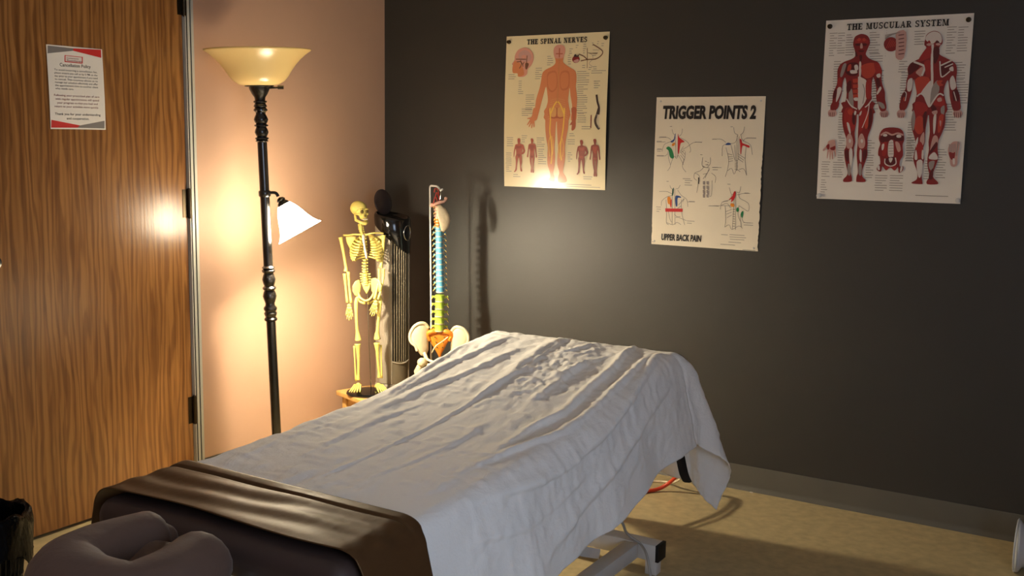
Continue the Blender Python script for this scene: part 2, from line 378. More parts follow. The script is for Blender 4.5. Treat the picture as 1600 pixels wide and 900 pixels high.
c1.obj('cushion', MAT['cradle'], cr, smooth='all')
# the cover stretched over the hollow, sagging with folds
vs = []; fs = []; NU, NV = 28, 22
for i in range(NV+1):
    for j in range(NU+1):
        y = -2.80+(.225)*i/NV; t = j/NU; x = CX-.12+.24*t
        x = CX-.115+.19*t; e = max(0, 1-abs(2*t-1)**3); z = CZ+.050-.026*e*(.4+.6*i/NV)+.007*math.sin(34*(x-CX)+50*(y+2.7))*e+.006*math.sin(70*(x-CX)-30*(y+2.7))*e
        vs.append((x, y, z))
for i in range(NV):
    for j in range(NU): a = i*(NU+1)+j; fs.append((a, a+1, a+NU+2, a+NU+1))
cv = MB().add(vs, fs).obj('cover_fold', MAT['cradle'], cr, smooth='all')
sm = cv.modifiers.new('thick', 'SOLIDIFY'); sm.thickness = .004
pf = MB()
for x in (CX-.08, CX+.08): pf.tube([(x, -2.72, CZ-.06), (x, -2.42, .475)], .009, 8)
pf.tube([(CX-.16, -2.72, CZ-.055), (CX+.16, -2.72, CZ-.055)], .009, 8)
pf.obj('post', MAT['chrome'], cr)
pl_ = MB().tube(crom([(CX+.12, -2.83, CZ-.068), (CX, -2.88, CZ-.068), (CX-.12, -2.80, CZ-.068), (CX-.11, -2.62, CZ-.064)], 6), .02, 8, flat=.4); pl_.obj('cradle_plate', MAT['dark_part'], cr)

# ------------------------------------------------------------------ white sheet draped over the table
def side(d, r=.045, flare=.16):
    q = r*PI/2; out = np.where(d < q, r*np.sin(np.minimum(d, q)/r), r+(d-q)*flare); dr_ = np.where(d < q, r*(1-np.cos(np.minimum(d, q)/r)), r+(d-q)*math.sqrt(1-flare**2)); return out, dr_
RIDGES = [  # (amplitude, width, points on the sheet in plan)
 (.0060, .007, [(1.521, -.85), (1.521, -.932), (1.54, -1.188), (1.527, -1.357), (1.533, -1.606), (1.548, -1.933), (1.55, -2.40)]),
 (.0110, .024, [(1.500, -.85), (1.505, -1.0), (1.515, -1.188), (1.520, -1.36), (1.526, -1.50)]),
 (.0090, .014, [(1.698, -1.06), (1.69, -1.28), (1.695, -1.436)]),
 (.0150, .015, [(1.745, -.84), (1.767, -.923), (1.802, -1.134), (1.802, -1.285), (1.822, -1.488), (1.802, -1.626), (1.812, -1.864)]),
 (.0130, .014, [(1.84, -.90), (1.867, -1.059), (1.878, -1.273), (1.887, -1.459), (1.884, -1.624), (1.841, -1.806), (1.82, -2.014)]),
 (.0160, .015, [(1.868, -.90), (1.89, -1.015), (1.93, -1.243), (1.958, -1.445), (1.97, -1.67), (1.956, -1.875), (1.92, -2.1)]),
 (.0120, .022, [(1.974, -.98), (2.047, -1.326), (2.096, -1.598), (2.137, -1.828)]),
 (.0090, .020, [(1.42, -1.05), (1.404, -1.18), (1.359, -1.358), (1.33, -1.498), (1.32, -1.75)]),
 (.0080, .018, [(1.219, -1.05), (1.222, -1.262), (1.248, -1.447), (1.27, -1.7)]),
 (.0090, .018, [(1.32, -.95), (1.31, -1.089), (1.274, -1.262), (1.27, -1.461), (1.29, -1.7)]),
 (.0060, .012, [(1.70, -1.25), (1.65, -1.22), (1.604, -1.21)]),
 (.0070, .010, [(1.629, -.911), (1.612, -1.015), (1.564, -1.057)]),
 (.0070, .012, [(1.73, -1.017), (1.70, -1.156), (1.659, -1.265)]),
 (.0060, .010, [(1.60, -1.10), (1.66, -1.13), (1.71, -1.10)]),
 (.0060, .010, [(1.56, -1.30), (1.62, -1.28), (1.68, -1.34)]),
 (.0050, .010, [(1.60, -1.40), (1.66, -1.37), (1.72, -1.42)]),
 (.0050, .016, [(1.40, -1.55), (1.38, -1.8), (1.41, -2.1)]),
 (.0040, .014, [(1.66, -1.6), (1.68, -1.85), (1.65, -2.15)]),
 (.0040, .014, [(1.28, -1.8), (1.27, -2.05), (1.30, -2.25)]),
 (.0050, .012, [(2.02, -1.50), (2.05, -1.85), (2.00, -2.15)]),
]
def vnoise(X, Y, sx, sy, seed):
    g = np.random.default_rng(seed).normal(size=(200, 200)); u = (X*sx) % 199; v = (Y*sy) % 199
    i = np.floor(u).astype(int); j = np.floor(v).astype(int); fu = u-i; fv = v-j; fu = fu*fu*(3-2*fu); fv = fv*fv*(3-2*fv)
    return (g[i, j]*(1-fu)+g[i+1, j]*fu)*(1-fv)+(g[i, j+1]*(1-fu)+g[i+1, j+1]*fu)*fv
def ridge_field(X, Y, rid):
    H = np.zeros_like(X)
    for amp, wd, pts in rid:
        p = [Vector((a, b, 0)) for a, b in pts]; p = crom(p, 6); best = np.full(X.shape, 1e9); sgn = np.zeros_like(X); tt = np.zeros_like(X); N = len(p)
        for k in range(N-1):
            a, b = p[k], p[k+1]; dx, dy = b.x-a.x, b.y-a.y; L2 = dx*dx+dy*dy+1e-12
            t = np.clip(((X-a.x)*dx+(Y-a.y)*dy)/L2, 0, 1); qx = X-(a.x+dx*t); qy = Y-(a.y+dy*t); d = np.hypot(qx, qy); m_ = d < best
            best = np.where(m_, d, best); sgn = np.where(m_, np.sign(qx), sgn); tt = np.where(m_, (k+t)/(N-1), tt)
        fade = np.clip(np.minimum(tt, 1-tt)*5, 0.0, 1); w_ = wd*np.where(sgn > 0, .55, 1.35)
        H += amp*fade*np.exp(-(best/w_)**2)
    return H
def drape(xs, ys, lift, ridges, r=.052, rf=.115, noise=1.0, flare=.16, off=0.0):
    X, Y = np.meshgrid(xs, ys, indexing='ij')
    ca, cb, cc = X0+r-.006, X1-r+.006, YF-rf+.008
    da = np.where(X > cb, X-cb, np.where(X < ca, X-ca, 0)); db = np.maximum(0, Y-cc)
    rad = np.hypot(da, db); ang = np.arctan2(db, np.abs(da)+1e-9); out, dn = side(rad, r+(rf-r)*np.sin(ang), flare)
    cu = np.where(rad > 1e-9, da/np.maximum(rad, 1e-9), 0); cv_ = np.where(rad > 1e-9, db/np.maximum(rad, 1e-9), 0)
    hang = np.clip((rad-.06)/.25, 0, 1.6)
    corner = (np.abs(da) > 0)*(db > 0)*np.sin(2*ang)
    out = out+hang*(.026*corner*np.cos(7*ang+.6)+.035*corner)+hang*(db == 0)*(.016+.010*np.sin(Y*13+.8)+.004*np.sin(Y*29))+hang*(np.abs(da) == 0)*(.016+.014*np.sin(X*26))
    out = out+off*np.clip(rad/.03, 0, 1)
    H = ridge_field(X, Y, ridges) if ridges else np.zeros_like(X)
    H += noise*(.0016*vnoise(X, Y, 30, 16, 1)+.0010*vnoise(X+.3*Y, Y, 62, 40, 2)+.0022*vnoise(X+Y*.15, Y, 14, 4, 3)+.0011*vnoise(X+.4*Y, Y, 13, 58, 8))
    crump = np.exp(-(((X-1.63)/.12)**2+((Y+1.18)/.22)**2))
    H += noise*crump*(.0045*np.abs(vnoise(X+.7*Y, Y-.4*X, 34, 30, 5))+.003*np.abs(vnoise(X-.5*Y, Y+.6*X, 60, 60, 6)))
    Hn = np.maximum(H, -.002)
    PX = np.where(X > cb, cb, np.where(X < ca, ca, X))+cu*(out+Hn*np.clip(rad/.07, 0, 1)); PY = np.where(Y > cc, cc, Y)+cv_*(out+Hn*np.clip(rad/.07, 0, 1))
    PZ = ztop(np.minimum(Y, cc))+lift-dn+Hn*np.clip(1-rad/.09, 0, 1)
    return PX, PY, PZ
def grid_obj(P, name, material, thick=.0):
    PX, PY, PZ = P; a, b = PX.shape; vs = np.stack([PX, PY, PZ], -1).reshape(-1, 3)
    idx = np.arange(a*b).reshape(a, b); q = np.stack([idx[:-1, :-1], idx[1:, :-1], idx[1:, 1:], idx[:-1, 1:]], -1).reshape(-1, 4)
    me = bpy.data.meshes.new(name); me.from_pydata(vs.tolist(), [], q.tolist()); me.materials.append(material)
    me.polygons.foreach_set('use_smooth', [True]*len(me.polygons)); o = bpy.data.objects.new(name, me); COL.objects.link(o)
    if thick: s = o.modifiers.new('thick', 'SOLIDIFY'); s.thickness = thick; s.offset = 1
    return o
ys = np.linspace(-2.38, YF-.10+.535, 360); xs = np.linspace(X0-.20, X1-.045+.325, 260)
PX, PY, PZ = drape(xs, ys, .004, RIDGES)
sheet = grid_obj((PX, PY, PZ), 'bed_sheet', MAT['sheet'], .0015)
tag(sheet, 'rumpled white cotton sheet draped over the massage table', 'sheet')
# brown satin runner across the head end
xs = np.linspace(X0-.16, X1-.045+.36, 150); ys = np.linspace(-2.505, -2.285, 56)
RX_, RY_, RZ_ = drape(xs, ys, .0135, None, noise=0.0, off=.010)
XX, YY = np.meshgrid(xs, ys, indexing='ij'); t = (YY-ys[0])/(ys[-1]-ys[0])
RY_ = RY_+.012*np.sin(XX*9+1)*(1-t)+.02*(1-t)*np.clip((XX-1.55)/.35, 0, 1)
fold = .0022*np.sin(t*17+3*np.sin(XX*6)+XX*5)*np.sin(PI*t)**.7+.0016*np.sin(XX*22+t*4)*np.sin(PI*t)+.004*np.exp(-((t-.84)/.02)**2)*-1+.0025*(t > .86)
RZ_ = RZ_+np.maximum(fold+.003, -.002)*(XX < X1)
runner = grid_obj((RX_, RY_, RZ_), 'bed_runner', MAT['satin'], .002)
tag(runner, 'brown satin runner with a stitched hem across the head end of the table', 'runner')

# ------------------------------------------------------------------ floor lamp with a side light
LX, LYB = .25, -1.000
lamp = empty('floor_lamp', (LX, LYB, 0)); lamp.rotation_euler = (math.radians(2.5), 0, 0)
tag(lamp, 'black floor lamp with amber bowl shade and a lit white side shade', 'floor lamp')
def lobj(mb, name, material, parent=lamp, smooth=True): return mb.obj(name, material, parent, smooth)
lobj(MB().lathe([(.0, .0), (.135, 0), (.138, .008), (.132, .018), (.10, .028), (.05, .036), (.032, .05), (.026, .07), (.02, .09), (0, .09)], 32), 'base', MAT['black_lamp'])
lobj(MB().tube([(0, 0, .08), (0, 0, .70)], .0185, 16).tube([(0, 0, .86), (0, 0, 1.40)], .0185, 16), 'pole', MAT['black_lamp'])
def turned(z0, z1, flip=False):
    pr = [(.0185, 0), (.025, .02), (.026, .05), (.02, .08), (.024, .12), (.026, .15), (.021, .18), (.0265, .22), (.0265, .25), (.019, .29), (.0185, .33), (.024, .40), (.0275, .46), (.024, .52), (.0195, .56), (.026, .585), (.027, .61), (.0195, .64), (.024, .70), (.0265, .76), (.022, .83), (.0185, .865), (.025, .89), (.0265, .92), (.021, .94), (.026, .97), (.0185, 1.0)]
    if flip: pr = [(r, 1-z) for r, z in pr][::-1]
    return [(r, z0+(z1-z0)*z) for r, z in pr]
lobj(MB().lathe(turned(.672, .895), 20), 'turned_collar', MAT['black_lamp'])
lobj(MB().lathe(turned(1.375, 1.535, True), 20), 'turned_neck', MAT['black_lamp'])
lobj(MB().lathe([(.0, 1.53), (.019, 1.53), (.021, 1.545), (.03, 1.558), (.038, 1.575), (.040, 1.583), (.055, 1.586), (.056, 1.592), (0, 1.594)], 28), 'shade_cup', MAT['black_lamp'])
lobj(MB().tube([(.03, .02, 1.580), (.062, .038, 1.582)], .004, 8).tube([(.060, .037, 1.582), (.078, .048, 1.582)], .0075, 8), 'switch_knob', MAT['black_lamp'])
bo = [(.045, 1.588), (.075, 1.593), (.095, 1.606), (.110, 1.624), (.124, 1.646), (.140, 1.668), (.158, 1.688), (.176, 1.704), (.190, 1.714), (.199, 1.7195)]
bi = [(r-.005, z+.003) for r, z in bo[:-1]][::-1]
lobj(MB().lathe(bo+[(.200, 1.723)]+[(.196, 1.724)]+bi, 48, caps=True), 'bowl_shade', MAT['amber'], smooth='all')
lobj(MB().lathe([(.012, 1.593), (.014, 1.62), (.024, 1.64), (.028, 1.66), (.02, 1.685), (0, 1.69)], 16), 'bowl_bulb', MAT['white_metal'])
# side arm and shade; the shade hangs away from the wall and tips downwards
sd = Vector((.85, .526, 0)); up = Vector((0, 0, 1))
A0 = Vector((0, 0, 1.178)); A1 = A0+sd*.040+up*.003; A2 = A0+sd*.052-up*.012; NK = A0+sd*.058-up*.018
axis = (sd*.475-up*.88).normalized()
lobj(MB().tube(crom([A0, A1, A2], 4), .0065, 10).lathe([(.021, -.012), (.0235, -.008), (.0235, .008), (.021, .012)], 16, A0), 'side_arm', MAT['black_lamp'])
lobj(MB().lathe([(.0, -.004), (.012, 0), (.018, .008), (.015, .014), (.022, .020), (.025, .030), (.028, .042), (.026, .044), (0, .044)], 20, NK, axis), 'side_socket', MAT['black_lamp'])
so = [(.026, .030), (.034, .042), (.044, .060), (.052, .080), (.060, .102), (.070, .124), (.082, .142), (.092, .152)]
si = [(r-.003, z+.001) for r, z in so][::-1]
lobj(MB().lathe(so+[(.0925, .1535)]+si, 40, NK, axis, caps=False), 'side_shade', MAT['lit_shade'], smooth='all')
lobj(MB().lathe([(.011, .042), (.013, .070), (.022, .092), (.026, .108), (.022, .123), (.012, .132), (0, .134)], 18, NK, axis), 'light_bulb', MAT['bulb'], smooth='all')

# ------------------------------------------------------------------ low table in the corner
ZT = .25
st_ = empty('side_table', (.06, -.435, 0), math.radians(-20))
tag(st_, 'low maple side table in the corner under the skeleton model', 'side table')
TW, TD = .25, .40
MB().box((0, 0, ZT-.022), (TW, TD, ZT), .003).obj('table_top', MAT['maple'], st_)
for x in (.02, TW-.055):
    for y in (.02, TD-.055): MB().box((x, y, 0), (x+.035, y+.035, ZT-.022), .003).obj('leg', MAT['maple'], st_)
MB().box((.03, .03, ZT-.08), (TW-.03, TD-.03, ZT-.022), .002).obj('apron', MAT['maple'], st_)

# ------------------------------------------------------------------ skeleton model
K = .00294
sk = empty('skeleton_model', (.232, -.405, ZT), -YAW)
tag(sk, 'yellowed plastic skeleton model standing on a black oval base', 'skeleton model')
def S(px, py, d=0.0): return Vector(((px-575)*K, d, (611-py)*K))
def bone(name, pts, rad, n=8, material='bone', parent=sk, k=4, flat=1.0):
    p = [S(*q) for q in pts]
    rads = list(rad) if hasattr(rad, '__len__') else [rad]*len(p)
    if k > 1 and len(p) > 2:
        q = crom(p, k); R_ = np.interp(np.linspace(0, len(p)-1, len(q)), range(len(p)), rads)
    else: q = p; R_ = rads
    return MB().tube(q, list(R_), n, flat=flat).obj(name, MAT[material], parent, smooth='all')
b_ = MB(); b_.lathe([(.0, 0), (.100, 0), (.104, .006), (.100, .014), (.06, .017), (0, .018)], 40); b_.v = [(x*1.0, y*.80, z) for x, y, z in b_.v]
base_o = b_.obj('base', MAT['black_base'], sk)
bone('support_rod', [(577, 605, .02), (573, 520, .03), (571, 450, .035), (568, 380, .04)], .0022, 6, 'chrome')
# skull turned to the right
skl = MB(); rot = Matrix.Rotation(math.radians(42), 3, 'Z')
def SKP(x, y, z): v = rot @ Vector((x, y, z)); c = S(561, 328); return c+v
skl.ell(SKP(0, .006, .010), (.034, .043, .033), 20, 14, rot)
skl.ell(SKP(0, -.024, -.004), (.027, .018, .024), 16, 10, rot)
skl.ell(SKP(0, -.032, -.022), (.019, .014, .018), 14, 8, rot)
for sx in (-1, 1):
    skl.tube([SKP(sx*.030, -.006, -.014), SKP(sx*.028, -.028, -.013), SKP(sx*.014, -.040, -.014)], [.003, .004, .006], 8)
    skl.ell(SKP(sx*.015, -.041, .008), (.010, .004, .003), 8, 6, rot)
so_ = skl.obj('skull', MAT['bone'], sk, smooth='all')
for sx in (-1, 1): MB().ell(SKP(sx*.0125, -.0405, -.003), (.0085, .005, .0085), 10, 8, rot).obj('eye_socket', MAT['socket'], so_, smooth='all')
MB().ell(SKP(0, -.0455, -.020), (.0045, .004, .0065), 8, 6, rot).obj('nasal_opening', MAT['socket'], so_, smooth='all')
MB().tube([SKP(-.012, -.046, -.036), SKP(0, -.049, -.036), SKP(.012, -.046, -.036)], .0035, 6).obj('teeth', MAT['ivory'], so_)
jw = MB().tube([SKP(-.025, -.004, -.018), SKP(-.024, -.010, -.040), SKP(-.014, -.038, -.052), SKP(0, -.047, -.054), SKP(.014, -.038, -.052), SKP(.024, -.010, -.040), SKP(.025, -.004, -.018)], [.005, .007, .007, .009, .007, .007, .005], 8)
jw.obj('jaw', MAT['bone'], sk, smooth='all')
# vertebral column
def vert_c(i): # neck to sacrum
    pts = [(562, 350, .012), (563, 358, .014), (565, 370, .035), (566, 385, .045), (567, 400, .038), (568, 415, .016), (569, 428, .006), (570, 440, .012)]
    t = i/23*(len(pts)-1); a = int(min(t, len(pts)-2)); q = t-a; A = S(*pts[a]); B = S(*pts[a+1]); return A.lerp(B, q)
for i in range(24):
    c = vert_c(i); r = .0075 if i < 7 else (.0085 if i < 19 else .0125); mb = MB().lathe([(0, -.0048), (r, -.0046), (r*.85, 0), (r, .0046), (0, .0048)], 12, c)
    wv_ = .012 if i < 7 else (.014 if i < 19 else .024)
    mb.tube([c+Vector((-wv_, .008, .001)), c+Vector((0, .008, 0)), c+Vector((wv_, .008, .001))], [.003, .0045, .003], 6).tube([c+Vector((0, .008, 0)), c+Vector((0, .024, -.006))], [.004, .002], 6)
    mb.obj('vertebra', MAT['bone'], sk)
# ribs, sternum, shoulder girdle
for i in range(11):
    t = i/10; ytop = 366+i*3.3
    wdt = [.033, .050, .060, .066, .070, .073, .074, .073, .070, .064, .054][i]; dep = [.030, .042, .052, .058, .062, .064, .064, .060, .052, .040, .025][i]
    drop = .016+.030*t; cz = (611-ytop)*K; cx = (568-572)*K
    fr_end = [.92, .93, .93, .93, .93, .92, .90, .86, .78, .60, .42][i]
    for sx in (-1, 1):
        pts = []
        for q in np.linspace(0.02, fr_end, 11):
            a = PI*q; x = cx+sx*wdt*math.sin(a)**.8+ (sx*.006 if q > .8 else 0)+.004*q; y = .040-.008+dep*-(-math.cos(a))*1.0
            y = .016+dep*math.cos(a); z = cz-drop*q**1.1+(.018*t*max(0, q-.75)/.25 if i < 10 else 0)
            pts.append(Vector((x, y, z)))
        MB().tube(crom(pts, 2), .0032, 6, flat=1.5).obj('rib', MAT['bone'], sk, smooth='all')
MB().tube(crom([S(569, 364, -.030), S(570, 372, -.044), S(572, 384, -.052), S(574, 394, -.053), S(574.5, 399, -.050)], 4), list(np.interp(np.linspace(0, 1, 17), [0, .2, .35, .75, 1], [.008, .009, .006, .007, .003])), 8, flat=.5).obj('sternum', MAT['cartilage'], sk, smooth='all')
bone('clavicle', [(568, 364, -.032), (556, 363, -.036), (546, 365, -.015), (537, 366, .004)], [.004, .0035, .0035, .0045])
bone('clavicle', [(572, 364, -.032), (582, 361, -.036), (591, 361, -.014), (597, 362, .006)], [.004, .0035, .0035, .0045])
for sx, ox in ((-1, 546), (1, 590)):
    c = S(ox, 377, .045); MB().pillow([(c.x-.024, c.z+.026), (c.x+.010, c.z+.030), (c.x+.026, c.z+.022), (c.x+.020, c.z-.004), (c.x+.004, c.z-.038), (c.x-.012, c.z-.006)] if sx > 0 else [(c.x+.024, c.z+.026), (c.x-.010, c.z+.030), (c.x-.026, c.z+.022), (c.x-.020, c.z-.004), (c.x-.004, c.z-.038), (c.x+.012, c.z-.006)], .003, lambda x, z: .050).obj('scapula', MAT['bone'], sk)
# arms
bone('humerus', [(532, 369, .008), (533.5, 376, .006), (537, 395, .004), (540, 414, .004), (540, 421, .003)], [.011, .008, .006, .007, .011])
bone('humerus', [(597, 365, .012), (597, 373, .010), (596, 392, .008), (594, 408, .006), (593, 414, .004)], [.011, .008, .006, .007, .010])
bone('ulna', [(538, 424, .002), (540, 444, -.004), (543, 468, -.014)], [.0085, .0055, .0065]); bone('radius', [(544, 421, -.004), (546, 444, -.012), (549, 468, -.020)], [.0075, .005, .007])
bone('ulna', [(597, 416, .006), (597, 430, 0), (594, 448, -.014), (590, 462, -.024)], [.008, .0055, .005, .006]); bone('radius', [(591, 415, -.004), (591, 432, -.012), (588, 448, -.026), (585, 461, -.034)], [.007, .005, .005, .0065])
def hand(c, d, spread, parent=sk):
    h = MB(); c = Vector(c); d = Vector(d).normalized(); s = Vector((1, 0, 0))-d*d.x; s.normalize()
    h.ell(c, (.010, .007, .008), 10, 6)
    for k in range(5):
        o = (k-2)*spread; a = c+s*o*.5+d*.006; L_ = [.040, .056, .062, .058, .046][k]
        dirk = (d+s*(k-2)*.10).normalized()
        for q in range(3): h.tube([a+dirk*L_*q/3, a+dirk*(L_*(q+.45)/3), a+dirk*(L_*(q+.94)/3)], [.0032, .0020, .0030], 6)
    return h.obj('hand', MAT['bone'], parent, smooth='all')
hand(S(546, 472, -.018), (.02, -.18, -1), .0075); hand(S(587, 465, -.034), (-.26, -.10, -1), .0075)
# pelvis
lc = MB(); q = [S(a, b) for a, b in ((560, 433), (555, 435), (551, 442), (551, 450), (554, 457), (559, 459), (562, 452), (563, 442))]
lc.pillow([(v.x, v.z) for v in q], .005, lambda x, z: .010-.55*(S(566, 0).x-x)); pel = lc.obj('pelvis', MAT['bone'], sk, smooth='all')
q = [S(a, b) for a, b in ((579, 431), (585, 429), (592, 432), (596, 440), (595, 448), (588, 452), (583, 457), (579, 450), (578, 440))]
lc = MB(); lc.pillow([(v.x, v.z) for v in q], .005, lambda x, z: .010-.55*(x-S(574, 0).x)); lc.obj('iliac_wing', MAT['bone'], pel, smooth='all')
MB().tube(crom([S(560, 452, -.02), S(563, 458, -.034), S(569, 462, -.042), S(573, 463, -.043), S(578, 461, -.040), S(582, 456, -.032), S(584, 450, -.022)], 4), .005, 8).obj('pubis', MAT['bone'], pel, smooth='all')
for a, b in (((561, 458, -.02), (570, 464, -.036)), ((585, 456, -.02), (576, 464, -.036))):
    A, B = S(*a), S(*b); MB().tube(crom([A, A+Vector((0, .012, -.022)), B+Vector((0, .010, -.012)), B], 4), .005, 8).obj('ischium', MAT['bone'], pel, smooth='all')
MB().pillow([(v.x, v.z) for v in [S(a, b) for a, b in ((563, 438), (577, 438), (576, 447), (571, 456), (566, 448))]], .006, lambda x, z: .016).obj('sacrum', MAT['bone'], sk, smooth='all')
# legs
bone('femur', [(562, 459, -.006), (557, 462, -.006), (556, 470, -.010), (556.5, 490, -.014), (557.5, 510, -.012), (558.5, 519, -.010), (559, 526, -.008)], [.009, .0075, .009, .0068, .007, .011, .0155], 10)
bone('femur', [(585, 457, -.006), (592, 460, -.004), (592, 470, -.008), (590.5, 490, -.014), (589, 508, -.012), (588, 516, -.010), (588, 524, -.008)], [.009, .0085, .010, .0072, .007, .011, .0155], 10)
bone('tibia', [(558, 532, -.008), (558.5, 541, -.008), (559, 560, -.004), (558.5, 580, .002), (558, 589, .004)], [.0155, .009, .0062, .006, .010], 10)
bone('tibia', [(587.5, 530, -.008), (588, 540, -.008), (589, 558, -.004), (590, 576, .002), (590.5, 585, .004)], [.0155, .009, .0062, .006, .010], 10)
bone('fibula', [(552, 536, .004), (553, 560, .004), (554.5, 591, .006)], [.005, .0035, .0055]); bone('fibula', [(593, 534, .004), (593.5, 556, .006), (594, 586, .008)], [.005, .0035, .0055])
def foot(c, ang):
    c = Vector(c); h = MB(); d = Vector((math.sin(ang), -math.cos(ang), 0)); s = Vector((math.cos(ang), math.sin(ang), 0))
    h.ell(c+Vector((0, 0, -.004)), (.012, .013, .010), 10, 7); h.ell(c-d*.020+Vector((0, 0, -.014)), (.011, .013, .011), 10, 7)
    for k in range(5):
        a = c+s*(k-2)*.007+d*.012+Vector((0, 0, -.002)); e = c+s*(k-2)*.0115+d*(.078-.006*abs(k-1.5)); e.z = .024
        p_ = [a.lerp(e, t_) for t_ in (0, .3, .55, .60, .75, .8, 1)]; h.tube(p_, [.0055, .0038, .0046, .0032, .0040, .003, .0034], 6)
    return h.obj('foot', MAT['bone'], sk, smooth='all')
foot((S(558, 0).x, .005, .045), -.10); foot((S(589, 0).x, .005, .045), .48)
for px in (582.5,):
    for y0_, y1_ in ((400, 425), (470, 515), (535, 565)):
        pass

# ------------------------------------------------------------------ tower fan behind the skeleton
KF = .00294
fan = empty('tower_fan', (.226, -.227, ZT), -YAW)
tag(fan, 'silver tower fan with glossy black head and raised smoked lid', 'tower fan')
RF = .079
ZB, ZH = .012, .82
def fang(a, r): return (r*math.sin(a), -r*math.cos(a))   # a = 0 faces the camera side, positive to the right
g0, g1 = math.radians(4), math.radians(74)
vs = []; fs = []; N = 56
angs = [g1+(2*PI-(g1-g0))*k/N for k in range(N+1)]
def low(x): return .695-.865*x      # slanted joint between head and body
rows = 16
for i in range(rows+1):
    for a in angs:
        x, y = fang(a, RF); zt_ = low(x)+.3*y*0+.02; vs.append((x, y, .03+(zt_-.03)*i/rows))
for i in range(rows):
    for j in range(N): a = i*(N+1)+j; fs.append((a, a+1, a+N+2, a+N+1))
fs.append(tuple(range(N, -1, -1))); fs.append(tuple(rows*(N+1)+j for j in range(N+1)))
MB().add(vs, fs).obj('body', MAT['silver'], fan)
MB().lathe([(0, 0), (.082, 0), (.084, .008), (.082, .016), (.075, .03), (0, .032)], 40).obj('base', MAT['silver'], fan)
# grille recess, slats and frame lines
vs = []; fs = []
for i in range(2):
    for k in range(13):
        a = g0+(g1-g0)*k/12; x, y = fang(a, RF-.008); vs.append((x, y, .10 if i == 0 else low(x)+.02))
for k in range(12): fs.append((k, k+1, 14+k, 13+k))
MB().add(vs, fs).obj('grille_back', MAT['gap'], fan)
for k in range(1, 8):
    a = g0+(g1-g0)*k/8; x, y = fang(a, RF-.002); MB().tube([(x, y, .135), (x, y, low(x)+.02)], .0028, 6).obj('grille_slat', MAT['grille'], fan)
mb = MB()
for a in (g0, g1): x, y = fang(a, RF); mb.tube([(x, y, .03), (x, y, low(x)+.015)], .0032, 6)
mb.obj('grille_edge', MAT['silver'], fan)
pl2 = []
for i in range(2):
    for k in range(13):
        a = g0+(g1-g0)*k/12; x, y = fang(a, RF-.001); pl2.append((x, y, .03 if i == 0 else .135))
MB().add(pl2, [(k, k+1, 14+k, 13+k) for k in range(12)]).obj('lower_panel', MAT['grille'], fan)
x_, y_ = [], []
MB().tube([(*fang(g0+(g1-g0)*k/12, RF+.0005), .136-.012*math.sin(PI*k/12)) for k in range(13)], .0035, 6).obj('grille_rim', MAT['silver'], fan)
# head
vs = []; fs = []; N = 48
def zup(x, y): return .805-.16*x+.10*y
lv = [(1.0, 'l'), (1.04, 'l2'), (1.06, 'm'), (1.06, 'u2'), (1.0, 'u'), (.93, 'u'), (.86, 'd'), (.4, 'd2'), (.02, 'd2')]
for sc, kd in lv:
    for j in range(N):
        a = 2*PI*j/N; x, y = fang(a, RF*sc); xb, yb = fang(a, RF); L_ = low(xb); U_ = zup(xb, yb)
        if U_-L_ < .012: L_ = U_-.012
        z = {'l': L_-.004, 'l2': L_+.004, 'm': (L_+U_)/2, 'u2': U_-.010, 'u': U_, 'd': zup(x, y)-.012, 'd2': zup(x, y)-.018}[kd]; vs.append((x, y, z))
for i in range(len(lv)-1):
    for j in range(N): fs.append((i*N+j, i*N+(j+1) % N, (i+1)*N+(j+1) % N, (i+1)*N+j))
fs.append(tuple((len(lv)-1)*N+j for j in range(N)))
MB().add(vs, fs).obj('head', MAT['black_plastic'], fan, smooth='all')
ra = math.radians(62); rc = Vector((*fang(ra, RF*1.06), .726)); rn = Vector((*fang(ra, 1), 0)); rs = Vector((math.cos(ra), math.sin(ra), 0))
ring = [rc+(rs*math.cos(t_)*.026+Vector((0, 0, math.sin(t_)*.034)))+rn*(-.0035*math.cos(t_)**2*1.2+.001) for t_ in np.linspace(0, 2*PI, 33)]
MB().tube(ring, .0026, 6, caps=False).obj('display_ring', MAT['chrome'], fan, smooth='all')
ldd = MB(); ln = Vector((.72, -.62, .22)).normalized(); ldd.lathe([(0, -.004), (.050, -.004), (.054, 0), (.050, .004), (0, .003)], 36, (-.045, .018, .862), ln)
rq = Vector((-.045, .018, .862)); ldd.v = [tuple(rq+Vector((v[0]-rq.x, v[1]-rq.y, (v[2]-rq.z)*1.12))) for v in ldd.v]
lid = ldd.obj('lid', MAT['smoked'], fan, smooth='all')
MB().tube([(-.074, .02, .805), (-.060, .02, .83)], .006, 8).obj('lid_hinge', MAT['black_plastic'], lid)

# ------------------------------------------------------------------ coloured spine model on its stand
KS = .00297
spn = empty('spine_model', (.525, -.268, 0), -YAW)
tag(spn, 'flexible spine model with blue, green and orange vertebrae on a white rod', 'spine model')
Z0 = .352+ (580-580)*KS
def V(px, py, d=0.0): return Vector(((px-681)*KS, d, .362+(580-py)*KS))
MB().lathe([(0, 0), (.078, 0), (.080, .008), (.072, .016), (.03, .022), (0, .022)], 32, (-.005, .05, 0)).obj('stand_base', MAT['ivory'], spn)
MB().tube([Vector((V(667, 0).x, .045, .02)), V(667, 500, .045), V(664.5, 310, .045), V(664.4, 302.5, .045), V(664.8, 300.2, .045), V(666, 299, .044), V(675, 299.5, .018), V(677, 300.5, .012), V(680.5, 304.5, .004), V(682.0, 305.3, 0), V(683.2, 304.2, 0), V(684, 302.5, 0)], .0042, 8).obj('rod', MAT['white_metal'], spn, smooth='all')
MB().tube([V(681.5, 306, 0), V(681, 318, 0)], .0035, 8).obj('hook', MAT['chrome'], spn)
